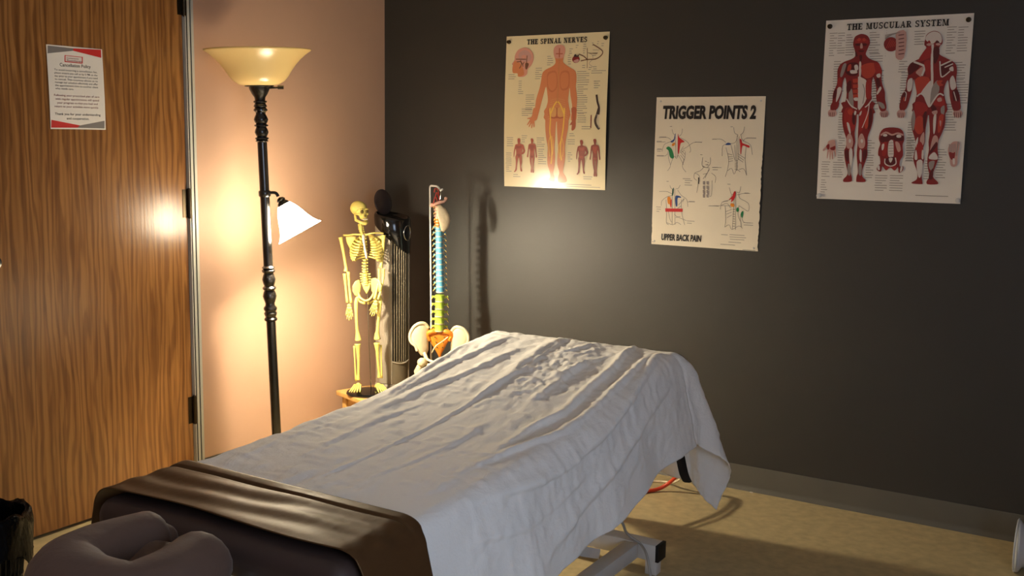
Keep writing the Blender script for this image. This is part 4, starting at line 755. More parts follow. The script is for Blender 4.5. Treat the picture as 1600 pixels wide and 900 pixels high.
'S': [["f","SK",[-12,263,-3,280,17,285,40,277,46,258,41,239,38,223,40,208,70,188,99,171,106,137,104,106,112,59,111,16,110,-35,85,-35,90,16,80,67,74,102,71,75,69,43,76,-35,-42,-36,-41,8,-32,44,-35,76,-43,108,-56,68,-67,28,-78,-12,-87,-36,-111,-36,-97,4,-91,52,-76,100,-69,132,-63,167,-45,182,-17,193,-1,207,-2,224,-9,240]],["f","SK",[-41,16,72,15,74,-32,72,-71,64,-111,59,-151,60,-192,54,-232,50,-260,64,-280,66,-301,28,-304,25,-282,31,-261,21,-225,22,-184,24,-156,21,-116,17,-64,16,-28,11,-64,9,-116,7,-152,10,-193,7,-233,1,-262,6,-282,4,-303,-24,-295,-15,-283,-16,-262,-28,-226,-29,-185,-28,-153,-36,-112,-41,-72,-42,-32]],["f","SK",[-102,16,-72,16,-87,-12,-96,-36,-95,-62,-100,-67,-103,-48,-108,-69,-113,-69,-111,-50,-120,-63,-126,-65,-118,-44,-130,-57,-134,-55,-120,-32,-132,-32,-131,-27,-111,-20]],["f","SD",[86,15,111,15,108,-20,109,-63,98,-79,89,-77,90,-56,81,-58,82,-52,92,-32]],["f","SP",[-12,263,-3,280,17,285,40,277,46,258,41,239,32,227,0,228,-9,240]],["l","SD",5,[17,270,18,231]],["l","SD",4,[0,247,34,246]],["l","SD",5,[18,228,17,107,16,-12]],["l","SL",2.5,[18,228,17,107,16,-12]],["f","SE",[-40,159,-21,174,6,170,13,107,-10,83,-34,100]],["f","SK",[-35,151,-17,166,4,162,8,111,-10,91,-30,107]],["f","SE",[29,169,66,172,73,137,68,98,36,91,25,122]],["f","SK",[32,161,61,164,68,137,63,106,38,99,29,122]],["l","SL",1.6,[16,56,-18,50]],["l","SL",1.6,[21,56,53,49]],["l","SL",1.6,[16,48,-20,40]],["l","SL",1.6,[21,48,55,39]],["l","SL",1.6,[17,40,-22,29]],["l","SL",1.6,[21,40,57,29]],["l","SL",1.6,[17,32,-23,19]],["l","SL",1.6,[21,32,59,19]],["l","SL",1.6,[17,24,-25,9]],["l","SL",1.6,[22,24,62,8]],["l","SL",1.6,[17,16,-27,-2]],["l","SL",1.6,[22,16,64,-2]],["l","SL",1.6,[17,8,-28,-12]],["l","SL",1.6,[22,8,66,-12]],["l","SL",1.6,[18,0,-30,-22]],["l","SL",1.6,[22,0,68,-22]],["l","SL",1.6,[18,-8,-31,-33]],["l","SL",1.6,[22,-8,70,-33]],["f","SE",[-27,16,15,16,16,-26,-7,-26,-26,-16]],["f","SL",[-22,16,10,16,11,-16,-7,-22,-22,-12]],["f","SL",[19,16,54,16,55,-12,39,-22,20,-16]],["l","SD",5,[15,16,16,-28]],["l","SD",5,[-21,-22,2,-27,16,-22,30,-27,53,-22]],["l","YE",6,[-20,16,-16,-32,-18,-84,-10,-124,-6,-177,-10,-225]],["l","YE",6,[52,16,51,-32,47,-80,39,-124,36,-168,42,-208]],["l","YE",2.5,[-8,-104,0,-136,-3,-185]],["l","YE",2.5,[-15,-104,-23,-137,-17,-193]],["l","YE",2.5,[41,-104,51,-143,48,-192]],["l","YE",2.5,[37,-124,26,-156,34,-200]],["l","YE",6,[-17,-12,1,28,14,44]],["l","YE",6,[52,-12,33,28,19,44]],["f","SP",[-207,246,-192,269,-162,279,-133,271,-114,251,-111,223,-122,200,-139,184,-141,165,-157,153,-186,154,-191,168,-213,170,-218,186,-215,202,-221,210,-209,226]],["f","SK",[-218,186,-215,206,-206,222,-182,213,-163,189,-157,161,-186,154,-191,168,-213,170]],["f","PK",[-187,253,-159,268,-130,255,-123,228,-149,216,-182,229]],["f","SP",[-143,238,-146,233,-154,230,-163,230,-171,234,-174,239,-171,244,-163,247,-154,246,-146,243]],["l","BN",4,[-201,230,-178,229,-149,228]],["l","BN",4,[-196,218,-173,217,-163,197]],["l","BN",4,[-144,244,-146,208]],["l","BN",4,[-158,217,-165,205]],["l","BN",4,[-177,225,-172,205,-182,189]],["f","BN",[-151,212,-134,208,-143,185,-151,189]],["f","R2",[117,220,114,211,105,206,94,206,85,212,81,221,85,230,93,235,104,235,114,229]],["f","PK",[87,214,109,221,114,213,101,206]],["f","DK",[89,233,95,243,104,236,113,240,111,231,100,229]],["l","BN",4,[113,242,136,232,154,218]],["l","BN",4,[123,213,154,218,193,219,219,233,225,250,200,268,178,280]],["l","BN",2,[152,266,155,182]],["l","GR",1.5,[153,247,175,238,180,219,163,201,186,185]],["l","GR",1.5,[179,257,210,256]],["l","BN",2,[157,245,201,241]],["l","DK",9,[205,71,210,42,219,15,217,-12]],["l","DK",10,[218,15,210,-12,202,-35,207,-55,223,-74]],["l","WH",1.5,[208,-12,221,-18]],["l","WH",1.5,[209,-18,221,-24]],["l","WH",1.5,[210,-25,221,-30]],["l","WH",1.5,[211,-31,221,-37]],["l","WH",1.5,[212,-37,221,-43]],["l","WH",1.5,[213,-43,220,-49]],["l","WH",1.5,[215,-49,220,-55]],["l","WH",1.5,[216,-56,220,-61]],["l","WH",1.5,[217,-62,220,-68]],["l","R2",4,[183,-14,182,-69]],["f","MN",[-182,-119,-175,-115,-169,-119,-168,-129,-170,-135,-168,-139,-152,-144,-146,-158,-142,-170,-148,-182,-162,-187,-164,-182,-152,-172,-156,-160,-157,-170,-160,-186,-159,-198,-159,-222,-163,-238,-161,-249,-158,-259,-164,-262,-168,-253,-171,-222,-176,-200,-183,-226,-186,-250,-187,-256,-196,-265,-201,-263,-194,-254,-191,-222,-193,-198,-189,-183,-191,-163,-195,-171,-199,-194,-202,-199,-202,-179,-197,-155,-192,-143,-180,-140,-181,-134]],["f","MD",[-189,-147,-175,-149,-161,-146,-163,-158,-175,-160,-188,-159]],["f","MD",[-186,-188,-174,-184,-165,-188,-174,-198]],["f","MN",[-114,-118,-108,-115,-102,-118,-100,-127,-103,-133,-102,-137,-90,-141,-86,-159,-84,-181,-81,-195,-87,-199,-89,-182,-93,-159,-96,-174,-94,-197,-97,-224,-99,-246,-97,-263,-104,-265,-105,-246,-105,-205,-108,-205,-108,-239,-106,-263,-114,-263,-112,-243,-117,-220,-119,-197,-117,-175,-121,-160,-125,-182,-127,-197,-133,-196,-130,-179,-127,-156,-124,-142,-112,-137,-112,-132]],["f","MD",[-118,-146,-108,-144,-96,-146,-99,-159,-107,-174,-115,-160]],["f","MD",[-116,-194,-106,-190,-97,-193,-106,-199]],["f","MD",[132,-123,139,-119,145,-123,147,-133,144,-139,146,-143,162,-148,168,-162,172,-173,165,-185,152,-190,151,-185,162,-175,158,-164,157,-173,154,-189,156,-201,155,-224,153,-240,154,-251,157,-261,153,-264,148,-256,144,-225,139,-203,133,-229,131,-252,130,-258,121,-268,117,-265,123,-256,125,-225,124,-201,127,-186,125,-166,121,-174,118,-198,115,-202,115,-182,119,-158,123,-147,135,-143,134,-138]],["f","MN",[127,-151,140,-152,153,-150,152,-162,140,-164,128,-162]],["f","MN",[130,-192,141,-187,150,-191,141,-201]],["f","MD",[196,-118,203,-114,209,-118,210,-128,208,-134,209,-138,221,-143,226,-161,228,-185,231,-199,226,-203,223,-185,218,-161,216,-177,218,-201,215,-229,214,-253,216,-270,209,-273,207,-253,207,-209,204,-209,205,-245,207,-271,199,-271,200,-249,195,-225,193,-201,194,-178,190,-162,186,-186,184,-202,179,-200,182,-182,184,-158,187,-143,199,-138,199,-133]],["f","MN",[193,-148,203,-146,215,-148,212,-162,205,-177,196,-162]],["f","MN",[196,-197,205,-193,215,-197,206,-203]],["m",[-186,134,-156,73],9],["m",[-44,237,-13,201],9],["m",[-101,188,-67,140],9],["m",[106,169,166,120],9],["m",[110,113,161,-8],9],["m",[-146,73,-97,4],9],["m",[94,279,108,263],9],["m",[63,265,84,245],9],["m",[59,238,76,199],9],["m",[130,282,146,243],9],["m",[171,286,185,276],9],["m",[195,291,209,279],9],["m",[217,282,231,273],9],["m",[130,194,146,186],9],["m",[159,185,177,177],9],["m",[181,187,212,179],9],["m",[173,170,244,159],9],["m",[188,127,219,100],9],["m",[175,244,202,232],9],["m",[-239,163,-195,144],9],["m",[-240,-113,-206,-152],9],["m",[-162,-104,-133,-134],9],["m",[-85,-113,-42,-153],9],["m",[-245,-181,-214,-264],9],["m",[-77,-162,-35,-230],9],["m",[69,-119,106,-139],9],["m",[71,-175,95,-211],9],["m",[78,-93,114,-103],9],["m",[116,-8,158,-51],9],["m",[136,-63,181,-73],9],["m",[-206,-276,-164,-289],9],["m",[147,-276,193,-284],9],["m",[65,-311,230,-319],9],["m",[-164,12,-106,-16],9]],
'T': [["l","LN",1.5,[-155,172,-149,155,-140,147,-136,103]],["l","LN",1.5,[-110,175,-112,155,-122,145]],["l","LN",1.5,[-141,152,-147,128,-165,120,-186,110,-195,82]],["l","LN",1.5,[-114,138,-82,119,-70,90,-75,80]],["l","LN",1.5,[-169,83,-164,53,-155,24,-167,4]],["l","LN",1.5,[-93,84,-94,55,-103,23,-86,1]],["l","LN",1.5,[-136,113,-133,59]],["l","LN",1.5,[-128,152,-125,59]],["l","LN",1.5,[-160,122,-136,113]],["l","LN",1.5,[-102,104,-116,79,-96,89]],["l","LN",1.5,[-155,29,-141,64,-130,54,-123,69,-98,30]],["l","LN",1.5,[-211,138,-174,139,-158,130]],["l","LN",1.5,[-221,120,-181,121]],["l","LN",1.5,[-219,89,-195,90]],["l","LN",1.5,[-218,63,-181,64,-171,73]],["l","LN",1.5,[-23,121,-59,120,-86,102,-106,91]],["l","LN",1.5,[-111,89,-92,70]],["l","LN",1.5,[-111,79,-94,60]],["l","LN",1.5,[-113,69,-96,50]],["l","LN",1.5,[-103,30,-97,55]],["f","RD",[-128,155,-122,140,-98,123,-113,118,-117,104,-120,76,-124,76,-127,113]],["f","BL",[-141,152,-138,155,-142,128,-152,120,-160,123,-145,133]],["f","OG",[-152,113,-139,119,-141,108,-151,105]],["f","GN",[-177,95,-167,103,-151,91,-141,61,-149,54,-160,63,-166,85]],["l","LN",1.5,[-154,-55,-148,-67,-137,-71]],["l","LN",1.5,[-109,-53,-117,-66,-127,-68]],["l","LN",1.5,[-137,-66,-139,-93,-164,-102,-187,-120,-189,-140]],["l","LN",1.5,[-119,-73,-102,-94,-78,-110,-72,-139]],["l","LN",1.5,[-169,-114,-164,-163,-164,-208,-153,-217]],["l","LN",1.5,[-101,-111,-99,-160,-83,-213]],["l","LN",1.5,[-143,-69,-138,-216]],["l","LN",1.5,[-132,-69,-125,-215]],["l","LN",1.5,[-156,-163,-149,-192,-141,-206]],["l","LN",1.5,[-130,-171,-119,-181,-76,-196]],["l","LN",1.5,[-200,-82,-166,-81,-144,-90]],["l","LN",1.5,[-75,-119,-42,-118]],["l","LN",1.5,[-113,-134,-89,-106,-96,-121]],["l","LN",1.5,[-120,-151,-100,-136]],["l","LN",1.5,[-124,-186,-103,-180]],["l","LN",1.5,[-164,-208,-135,-216,-117,-205,-99,-214]],["f","GN2",[-141,-69,-136,-66,-138,-93,-144,-96]],["f","OG",[-163,-104,-149,-105,-144,-138,-148,-143,-152,-133,-160,-129]],["f","RD",[-149,-118,-144,-113,-144,-143,-148,-143]],["f","BL",[-128,-98,-107,-98,-104,-104,-118,-106,-118,-137,-125,-137]],["p","RD",[-171,-150,-94,-148,-94,-161,-170,-164]],["l","LN",1.5,[-17,62,-19,33,-11,23,13,21]],["l","LN",1.5,[-7,47,1,45]],["l","LN",1.5,[2,35,9,33]],["l","LN",1.5,[-11,23,-25,8,-48,-2,-50,-22,-38,-31]],["l","LN",1.5,[-31,-21,-32,-50,-36,-80]],["l","LN",1.5,[-48,-2,-29,-11,-25,-36]],["l","LN",1.5,[13,19,-3,-20]],["l","BK",4,[-31,-19,-29,-45]],["l","LN",1.5,[106,182,111,160,125,153]],["l","LN",1.5,[150,184,146,163,135,153]],["l","LN",1.5,[125,153,116,124,94,117,65,109,64,68]],["l","LN",1.5,[137,153,145,132,178,114,187,76]],["l","LN",1.5,[78,102,92,55,89,16,81,-13]],["l","LN",1.5,[161,108,159,56,169,-5]],["l","LN",1.5,[114,112,120,55]],["l","LN",1.5,[122,151,127,12]],["l","LN",1.5,[130,146,132,55]],["l","LN",1.5,[97,115,117,55]],["l","LN",1.5,[86,78,106,74]],["l","LN",1.5,[89,66,109,67]],["l","LN",1.5,[92,57,110,60]],["l","LN",1.5,[93,47,110,51]],["l","LN",1.5,[128,79,159,61]],["l","LN",1.5,[129,70,154,54]],["l","LN",1.5,[129,60,152,46]],["l","LN",1.5,[90,11,106,21,117,-2,126,17,142,8]],["l","LN",1.5,[136,17,156,20,169,-5]],["l","LN",1.5,[19,134,56,135,77,122]],["l","LN",1.5,[199,140,157,139,148,127]],["l","LN",2,[117,53,130,52]],["l","LN",2,[118,47,130,46]],["l","LN",2,[118,41,130,40]],["l","LN",2,[118,36,130,34]],["l","LN",2,[118,30,131,29]],["l","LN",2,[119,24,131,23]],["l","LN",2,[119,18,131,17]],["f","RD",[133,137,141,132,146,120,173,111,171,103,146,111,142,80,139,79,136,113]],["f","BL",[75,114,84,121,97,119,95,113,80,112]],["l","LN",1.5,[15,62,16,38,1,21,-14,28]],["l","LN",1.5,[-5,47,0,45]],["l","LN",1.5,[4,43,10,40]],["l","LN",1.5,[-4,33,8,31]],["l","LN",1.5,[14,14,-12,-25]],["l","LN",1.5,[-13,-6,7,-1]],["l","LN",1.5,[23,0,41,-14,40,-38]],["l","LN",1.5,[64,23,24,22]],["l","LN",1.5,[27,-29,27,-87,20,-92]],["p","GR",[-11,-34,-2,-34,-2,-47,-8,-47]],["p","GR",[5,-34,14,-33,14,-46,8,-47]],["p","GR",[-10,-53,-1,-53,-1,-67,-8,-67]],["p","GR",[6,-53,15,-53,15,-67,9,-67]],["p","GR",[-9,-73,0,-72,0,-87,-7,-88]],["p","GR",[7,-72,16,-72,16,-87,10,-87]],["p","GR",[-12,-34,-4,-32,-3,-46,-11,-47]],["p","GR",[-11,-52,-3,-50,-2,-64,-10,-64]],["p","GR",[-11,-69,-2,-67,-1,-81,-9,-81]],["p","GR",[-10,-86,-1,-85,0,-99,-8,-99]],["p","GR",[3,-34,11,-32,12,-46,5,-46]],["p","GR",[4,-51,12,-49,13,-63,5,-64]],["p","GR",[5,-68,13,-67,14,-81,6,-81]],["p","GR",[5,-86,14,-84,15,-98,7,-98]],["l","LN",1.5,[100,-55,111,-83,123,-71]],["l","LN",1.5,[147,-49,143,-73,133,-71]],["l","LN",1.5,[111,-83,105,-103,73,-114,67,-143]],["l","LN",1.5,[141,-78,146,-96,181,-114,183,-144,166,-138,143,-125]],["l","LN",1.5,[86,-127,91,-180,88,-213]],["l","LN",1.5,[123,-73,120,-221]],["l","LN",1.5,[128,-73,133,-221]],["l","LN",1.5,[90,-151,114,-141]],["l","LN",1.5,[93,-161,115,-152]],["l","LN",1.5,[96,-175,115,-164]],["l","LN",1.5,[159,-148,150,-167,157,-210]],["l","LN",1.5,[16,-132,66,-128,109,-127]],["l","LN",1.5,[187,-75,155,-77,134,-83]],["l","LN",1.5,[157,-172,168,-190,204,-191]],["l","LN",1.5,[88,-213,107,-203,118,-221,147,-205,162,-214]],["l","LN",1.5,[73,-114,98,-108]],["l","LN",1.5,[69,-128,93,-118,109,-136]],["l","LN",1.5,[143,-125,140,-158,151,-186]],["l","LN",2,[118,-140,128,-141]],["l","LN",2,[119,-150,128,-150]],["l","LN",2,[119,-159,129,-160]],["l","LN",2,[119,-169,129,-169]],["l","LN",2,[120,-178,130,-179]],["l","LN",2,[120,-188,130,-188]],["l","LN",2,[121,-197,131,-198]],["l","LN",2,[121,-207,131,-207]],["f","RD",[120,-71,127,-70,126,-92,117,-107,110,-112,112,-100,100,-103,114,-88]],["f","OG",[108,-119,115,-117,124,-121,123,-130,111,-130]],["f","GN",[134,-136,141,-132,144,-144,139,-150,134,-147]],["f","GN",[153,-153,161,-145,163,-157,159,-172,154,-167]],["m",[-168,184,-154,181],30],["m",[-31,72,-15,68],30],["m",[-170,-39,-154,-43],30],["m",[91,184,106,180],30],["m",[89,-42,104,-46],30],["m",[-211,141,-179,138],9],["m",[-221,123,-184,121],9],["m",[-219,92,-195,84],9],["m",[-218,65,-186,63],9],["m",[-56,122,-20,120],9],["m",[-100,-26,-62,-29],9],["m",[-92,-33,-58,-50],9],["m",[-212,-146,-188,-164],9],["m",[-76,-197,-37,-208],9],["m",[-70,-117,-44,-119],9],["m",[24,23,65,13],9],["m",[19,135,51,133],9],["m",[160,141,199,138],9],["m",[163,-74,187,-77],9],["m",[163,-191,204,-201],9],["m",[18,-131,64,-131],9],["m",[74,-244,105,-246],9],["m",[109,-242,178,-261],9],["m",[106,-272,164,-273],9],["m",[72,-283,134,-285],9],["m",[165,-299,218,-302],9],["m",[-229,-292,-208,-296],9]],
'N': [["p","NG",[-103,136,-6,126,-105,110]],["p","NG",[-103,136,3,134,-7,126]],["p","NR",[-6,134,104,138,103,110,-7,126]],["p","NR",[-104,-109,5,-126,-6,-134,-106,-135]],["p","NG",[104,-108,5,-126,-6,-134,103,-135]],["p","NR",[-41,109,29,108,27,85,-43,86]],["p","WH",[-38,107,25,106,24,88,-39,89]]]}
class Print:
    """flat ink shapes collected in the plane of a sheet (x right, z up, millimetres)"""
    def __init__(s): s.bm = bmesh.new(); s.lay = s.bm.verts.layers.float_color.new('ink'); s.k = 0
    def poly(s, pts, col):
        s.k += 1; y = -.00012-.000008*s.k; vs = []
        for x, z in pts:
            v = s.bm.verts.new((x/1000, y, z/1000)); v[s.lay] = (*INK[col], 1); vs.append(v)
        if len(vs) > 2:
            try: s.bm.faces.new(vs)
            except ValueError: pass
    def line(s, pts, w_, col):
        s.k += 1; y = -.00012-.000008*s.k; P_ = [Vector((a, b)) for a, b in pts]; prev = None
        for i, p in enumerate(P_):
            t = (P_[min(i+1, len(P_)-1)]-P_[max(i-1, 0)]); t = t.normalized() if t.length > 0 else Vector((1, 0)); n = Vector((-t.y, t.x))*w_/2; pr = []
            for q in (p+n, p-n):
                v = s.bm.verts.new((q.x/1000, y, q.y/1000)); v[s.lay] = (*INK[col], 1); pr.append(v)
            if prev: s.bm.faces.new((prev[0], prev[1], pr[1], pr[0]))
            prev = pr
    def text(s, body, x0, x1, zb, h, col, bold=0.0, shear=0.0, fit=True, slope=0.0):
        cu = bpy.data.curves.new('t', 'FONT'); cu.body = body; cu.size = 1; cu.offset = bold; cu.shear = shear; cu.resolution_u = 3
        ob = bpy.data.objects.new('t', cu); me = ob.to_mesh(); xs_ = [v.co.x for v in me.vertices]; zs_ = [v.co.y for v in me.vertices if True]
        a, b = min(xs_), max(xs_); s.k += 1; y = -.00012-.000008*s.k; sx = (x1-x0)/(b-a); sz = h/.7; vs = []
        for v in me.vertices:
            X = x0+(v.co.x-a)*sx; q = s.bm.verts.new((X/1000, y, (zb+v.co.y*sz+slope*(X-x0))/1000)); q[s.lay] = (*INK[col], 1); vs.append(q)
        for p in me.polygons:
            try: s.bm.faces.new([vs[i] for i in p.vertices])
            except ValueError: pass
        ob.to_mesh_clear(); bpy.data.objects.remove(ob); bpy.data.curves.remove(cu)
    def slab(s, body, x0, x1, zb, h, col):
        """bold slab-serif capitals drawn from strokes"""
        G = {}; T, t, e = .29, .15, .13      # thick stem, thin bar, serif height
        def R(a, b, c, d): return [(a, b), (c, b), (c, d), (a, d)]
        def stem(x, w_=T, lo=0, hi=1, s1=1, s2=1): return [R(x, lo, x+w_, hi)]+([R(x-.09, 0, x+w_+.09, e)] if s1 else [])+([R(x-.09, 1-e, x+w_+.09, 1)] if s2 else [])
        def arc(cx, cz, rx, rz, a0, a1, w_):
            o = []; N_ = 12
            for k in range(N_+1): a = math.radians(a0+(a1-a0)*k/N_); o.append((cx+rx*math.cos(a), cz+rz*math.sin(a)))
            for k in range(N_, -1, -1): a = math.radians(a0+(a1-a0)*k/N_); o.append((cx+(rx-w_)*math.cos(a), cz+(rz-t)*math.sin(a)))
            return [o]
        G['I'] = (.46, stem(.11)); G['T'] = (.86, [R(.31, 0, .55, 1), R(.2, 0, .66, e), R(.02, 1-t, .84, 1), R(.02, .7, .1, 1), R(.76, .7, .84, 1)])
        G['H'] = (1.0, stem(.11)+stem(.65)+[R(.3, .44, .7, .44+t)]); G['E'] = (.86, stem(.11)+[R(.1, 0, .8, t), R(.1, 1-t, .78, 1), R(.3, .44, .6, .56), R(.72, 0, .8, .3), R(.70, .7, .78, 1), R(.54, .34, .61, .66)])
        G['L'] = (.82, stem(.11)+[R(.1, 0, .78, t), R(.68, 0, .78, .36)]); G['P'] = (.84, stem(.11)+[R(.3, 1-t, .55, 1), R(.3, .42, .55, .42+t)]+arc(.52, .71, .28, .29, -90, 90, .2))
        G['R'] = (.94, stem(.11)+[R(.3, 1-t, .55, 1), R(.3, .44, .55, .44+t), [(.42, .46), (.62, .46), (.86, e), (.86, 0), (.62, 0)], R(.62, 0, .94, e)]+arc(.52, .72, .28, .28, -90, 90, .2))
        G['N'] = (1.02, [R(.14, 0, .26, 1), R(.04, 0, .36, e), R(.02, 1-e, .34, 1), R(.76, 0, .88, 1), R(.66, 1-e, .98, 1), [(.14, 1), (.4, 1), (.88, 0), (.62, 0)]])
        G['M'] = (1.18, [R(.14, 0, .25, 1), R(.04, 0, .36, e), R(.02, 1-e, .3, 1), [(.14, 1), (.4, 1), (.66, .05), (.52, .05)], [(.6, .05), (.7, .05), (.9, 1), (.8, 1)], R(.82, 0, 1.06, 1), R(.72, 0, 1.16, e), R(.8, 1-e, 1.16, 1)])
        G['A'] = (.98, [[(.12, 0), (.24, 0), (.5, .9), (.44, 1)], [(.4, 1), (.58, 1), (.9, 0), (.64, 0)], R(.24, .28, .74, .28+t), R(.0, 0, .34, e), R(.56, 0, .98, e)])
        G['V'] = (.96, [[(.08, 1), (.34, 1), (.6, .1), (.46, 0)], [(.42, 0), (.56, 0), (.86, 1), (.74, 1)], R(.0, 1-e, .42, 1), R(.62, 1-e, .96, 1)])
        G['Y'] = (.92, [R(.34, 0, .58, .5), R(.22, 0, .7, e), [(.08, 1), (.34, 1), (.58, .46), (.34, .42)], [(.46, .42), (.58, .46), (.84, 1), (.72, 1)], R(.0, 1-e, .42, 1), R(.6, 1-e, .94, 1)])
        G['U'] = (.96, [R(.12, .3, .36, 1), R(.02, 1-e, .46, 1), R(.70, .3, .82, 1), R(.6, 1-e, .92, 1)]+arc(.47, .32, .35, .33, 180, 360, .22))
        G['C'] = (.9, arc(.47, .5, .44, .51, 50, 310, .24)+[R(.70, .66, .80, .98), R(.70, .04, .78, .32)]); G['S'] = (.80, arc(.40, .73, .34, .28, 30, 270, .2)+arc(.40, .27, .34, .28, -150, 90, .2)+[R(.62, .68, .71, .98), R(.07, .02, .16, .32)])
        tot = sum(G[c][0]+.06 if c != ' ' else .5 for c in body); sx = (x1-x0)/tot; x = x0
        for c in body:
            if c == ' ': x += .5*sx; continue
            w_, ps_ = G[c]
            for p in ps_: s.poly([(x+a*sx, zb+b*h) for a, b in p], col)
            x += (w_+.06)*sx
    def finish(s, name, parent, prof):
        bm = s.bm
        for zc, _ in prof[1:-1]:
            bmesh.ops.bisect_plane(bm, geom=bm.verts[:]+bm.edges[:]+bm.faces[:], plane_co=(0, 0, zc), plane_no=(0, 0, 1))
        zz = [p[0] for p in prof]; dd = [p[1] for p in prof]
        for v in bm.verts: v.co.y -= float(np.interp(v.co.z, zz, dd))
        for f_ in bm.faces:
            f_.normal_update()
            if f_.normal.y > 0: f_.normal_flip()
        me = bpy.data.meshes.new(name); bm.to_mesh(me); bm.free(); me.materials.append(MAT['ink'])
        o = bpy.data.objects.new(name, me); COL.objects.link(o); o.parent = parent; return o
def fill(pr, data):
    for e in sorted(data, key=lambda q: q[0] != 'm'):
        if e[0] in 'fp':
            p = list(zip(e[2][::2], e[2][1::2]))
            if e[0] == 'f': p = [(v.x, v.y) for v in crom([(a, b, 0) for a, b in p], 3, True)]
            pr.poly(p, e[1])
        elif e[0] == 'l':
            p = list(zip(e[3][::2], e[3][1::2]))
            if len(p) > 2: p = [(v.x, v.y) for v in crom([(a, b, 0) for a, b in p], 3)]
            pr.line(p, e[2], e[1])
        elif e[0] == 'm':
            xa, za, xb, zb = e[1]; xa, xb = min(xa, xb), max(xa, xb); zt, zl = max(za, zb), min(za, zb); z = zt; R_ = random.Random(xa*7+za)
            while z >= zl-1:
                pr.line([(xa+R_.uniform(0, 3), z), (xb-(xb-xa)*R_.choice((0, 0, .1, .25, .4)), z)], 2.2, 'MT'); z -= e[2]
def paper(name, material, parent, W, H, prof, edge=None):
    """sheet of card 0.4 mm thick with rows that follow prof = [(z, offset from wall)]"""
    rows = sorted(prof); vs = []; fs = []; n = len(rows)
    for th in (0, .0004):
        for i, (z, d) in enumerate(rows):
            l, r_ = (edge(i, z) if edge else (0, 0))
            for x in (-W/2+l, 0, W/2-r_): vs.append((x, -d+th, z))
    def ix(l, i, j): return l*n*3+i*3+j
    for i in range(n-1):
        for j in range(2):
            fs.append((ix(0, i, j), ix(0, i, j+1), ix(0, i+1, j+1), ix(0, i+1, j))); fs.append((ix(1, i, j+1), ix(1, i, j), ix(1, i+1, j), ix(1, i+1, j+1)))
        fs.append((ix(0, i, 0), ix(0, i+1, 0), ix(1, i+1, 0), ix(1, i, 0))); fs.append((ix(0, i+1, 2), ix(0, i, 2), ix(1, i, 2), ix(1, i+1, 2)))
    for j in range(2):
        fs.append((ix(0, 0, j+1), ix(0, 0, j), ix(1, 0, j), ix(1, 0, j+1))); fs.append((ix(0, n-1, j), ix(0, n-1, j+1), ix(1, n-1, j+1), ix(1, n-1, j)))
    o = MB().add(vs, fs).obj(name, material, parent, smooth='all', fix=False); o.data.set_sharp_from_angle(angle=math.radians(50)); return o
lam = dict(rough=.32, spec=.5, coat=.4, coat_rough=.14)
MAT['paper_m'] = mat('poster_paper_white', lin((238, 232, 222)), noise=(6, .02, one), **lam)
MAT['paper_s'] = mat('poster_paper_cream', lin((238, 224, 182)), noise=(6, .02, one), **lam)
MAT['paper_t'] = mat('poster_paper_ivory', lin((236, 226, 204)), rough=.5, noise=(6, .03, one))
MAT['paper_n'] = mat('notice_paper', lin((232, 226, 216)), rough=.5, noise=(6, .02, one))
def curl(H, base, bulge, low_, n=26):
    out = []
    for k in range(n+1):
        t = k/n; z = -H/2+H*t; out.append((z, base+bulge*math.sin(PI*min(1, t*1.0))**1.0*(1-.5*t)+low_(t)))
    return out
def tack(parent, x, z, d, material='hinge'):
    MB().lathe([(.009, 0), (.009, .002), (.005, .004), (.0055, .009), (.0075, .011), (0, .013)], 14, (x, -d, z), (0, -1, 0)).obj('push_pin', MAT[material], parent)
# spinal nerves chart
def poster(name, label, x, z, tilt, W, H, prof, pm, key, edge=None):
    root = empty(name, (x, -.001, z)); root.rotation_euler = (0, -tilt, 0); tag(root, label, 'poster', 'anatomy posters on the dark wall')
    paper('sheet', MAT[pm], root, W, H, prof, edge); pr = Print(); fill(pr, PRINTS[key]); return root, pr
pf_ = curl(.66, .001, .012, lambda t: 0)
root, pr = poster('anatomy_poster', 'cream THE SPINAL NERVES poster with one large nerve figure', .9433, 1.525, -.0028, .508, .66, pf_, 'paper_s', 'S')
pr.slab('THE SPINAL NERVES', -147, 152, 291, 22, 'BK'); pr.finish('print', root, pf_)
for sx in (-1, 1): tack(root, sx*.238, .305, .004)
pf_ = curl(.66, .001, .008, lambda t: 0)
root, pr = poster('anatomy_poster', 'white THE MUSCULAR SYSTEM poster with two red muscle figures', 2.3477, 1.5225, 0, .508, .66, pf_, 'paper_m', 'M')
pr.slab('THE MUSCULAR SYSTEM', -176, 177, 291, 23, 'BK'); pr.finish('print', root, pf_)
for sx in (-1, 1): tack(root, sx*.238, .308, .004); tack(root, sx*.245, -.318, .002, 'white_metal')
jg = [random.uniform(0, .004) for _ in range(200)]
pf_ = curl(.603, .001, .004, lambda t: 0, 70)
root, pr = poster('anatomy_poster', 'ivory TRIGGER POINTS 2 poster about upper back pain with torn edges', 1.6475, 1.2785, -.004, .458, .603, pf_, 'paper_t', 'T', lambda i, z: ((jg[i]*.6 if z < -.2 else .0005), (jg[i+80] if z < .08 else .0005)))
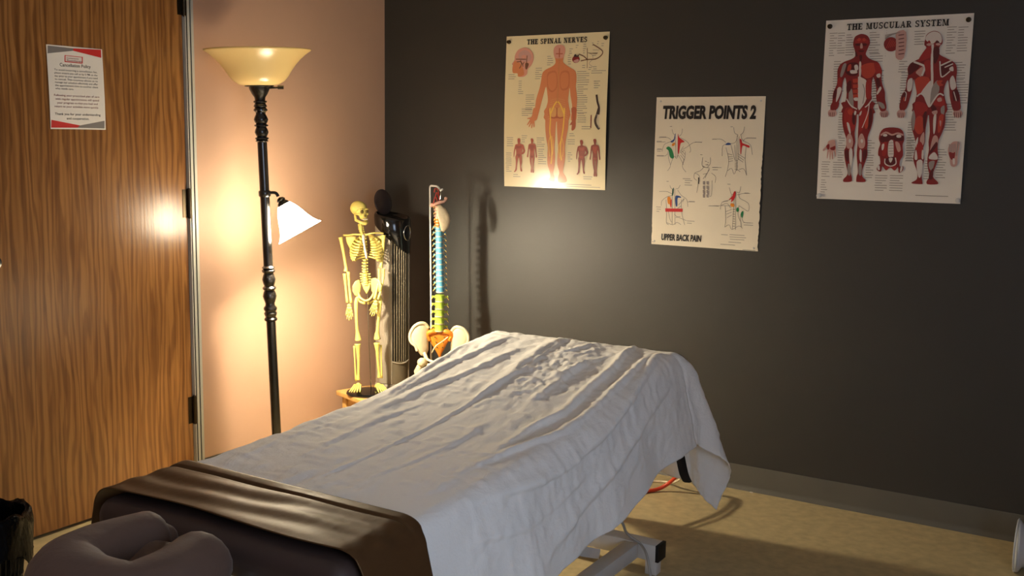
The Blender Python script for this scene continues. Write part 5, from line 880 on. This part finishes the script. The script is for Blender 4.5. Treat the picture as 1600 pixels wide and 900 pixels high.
pr.text('TRIGGER POINTS 2', -198, 194, 217, 48, 'BK', .05, .09); pr.text('UPPER BACK PAIN', -184, -9, -281, 25, 'BK', .04, .09, slope=.017); pr.finish('print', root, pf_)
for q in ((-.21, .285), (.21, .285), (-.215, -.288), (.21, -.29)): MB().lathe([(.004, 0), (.003, .002), (0, .0025)], 10, (q[0], -.002, q[1]), (0, -1, 0)).obj('staple', MAT['white_metal'], root)
# notice on the door
root = empty('door_notice', (.0006, -1.6814, 1.5471)); root.rotation_euler = (0, 0, PI/2); root.rotation_mode = 'XYZ'
tag(root, 'Cancellation Policy notice with red and grey corners taped to the wooden door', 'notice')
inner = root
pf_ = curl(.279, .0008, .003, lambda t: 0, 10)
paper('sheet', MAT['paper_n'], root, .216, .279, pf_); pr = Print(); fill(pr, PRINTS['N'])
pr.text('Cornerstone', -34, 12, 97.5, 5, 'TR', .01); pr.text('Physiotherapy', -34, 25, 89.5, 5.5, 'TR', .015)
pr.text('Cancellation Policy', -62, 58, 71, 11, 'TX', .012)
for i, t in enumerate(('To avoid incurring a cancellation fee,', 'please ensure you call us by 5 PM on the', 'day prior to your appointment if you need', 'to cancel. This courtesy allows us to', 'manage our schedule effectively and offer', 'the appointment time to another client', 'who needs care.')):
    pr.text(t, -84, 83 if i < 6 else -14, 56-10.4*i, 6, 'TX', .006)
for i, t in enumerate(('Following your prescribed plan of care', 'with regular appointments will speed', 'your progress so that you heal and', 'return to your activities more quickly.')):
    pr.text(t, (-90, -86, -80, -90)[i], (86, 84, 78, 82)[i], -29-12.4*i, 6.5, 'TR', .008)
pr.text('Thank you for your understanding', -90, 88, -92, 7.5, 'TX', .012); pr.text('and cooperation.', -46, 42, -106.5, 7.5, 'TX', .012)
pr.finish('print', root, pf_)
root.rotation_euler = Matrix.Rotation(PI/2, 3, 'Z').to_euler()
root.matrix_world = Matrix.Translation((.0006, -1.6814, 1.5471)) @ Matrix.Rotation(PI/2, 4, 'Z') @ Matrix.Rotation(-.0106, 4, 'Y')
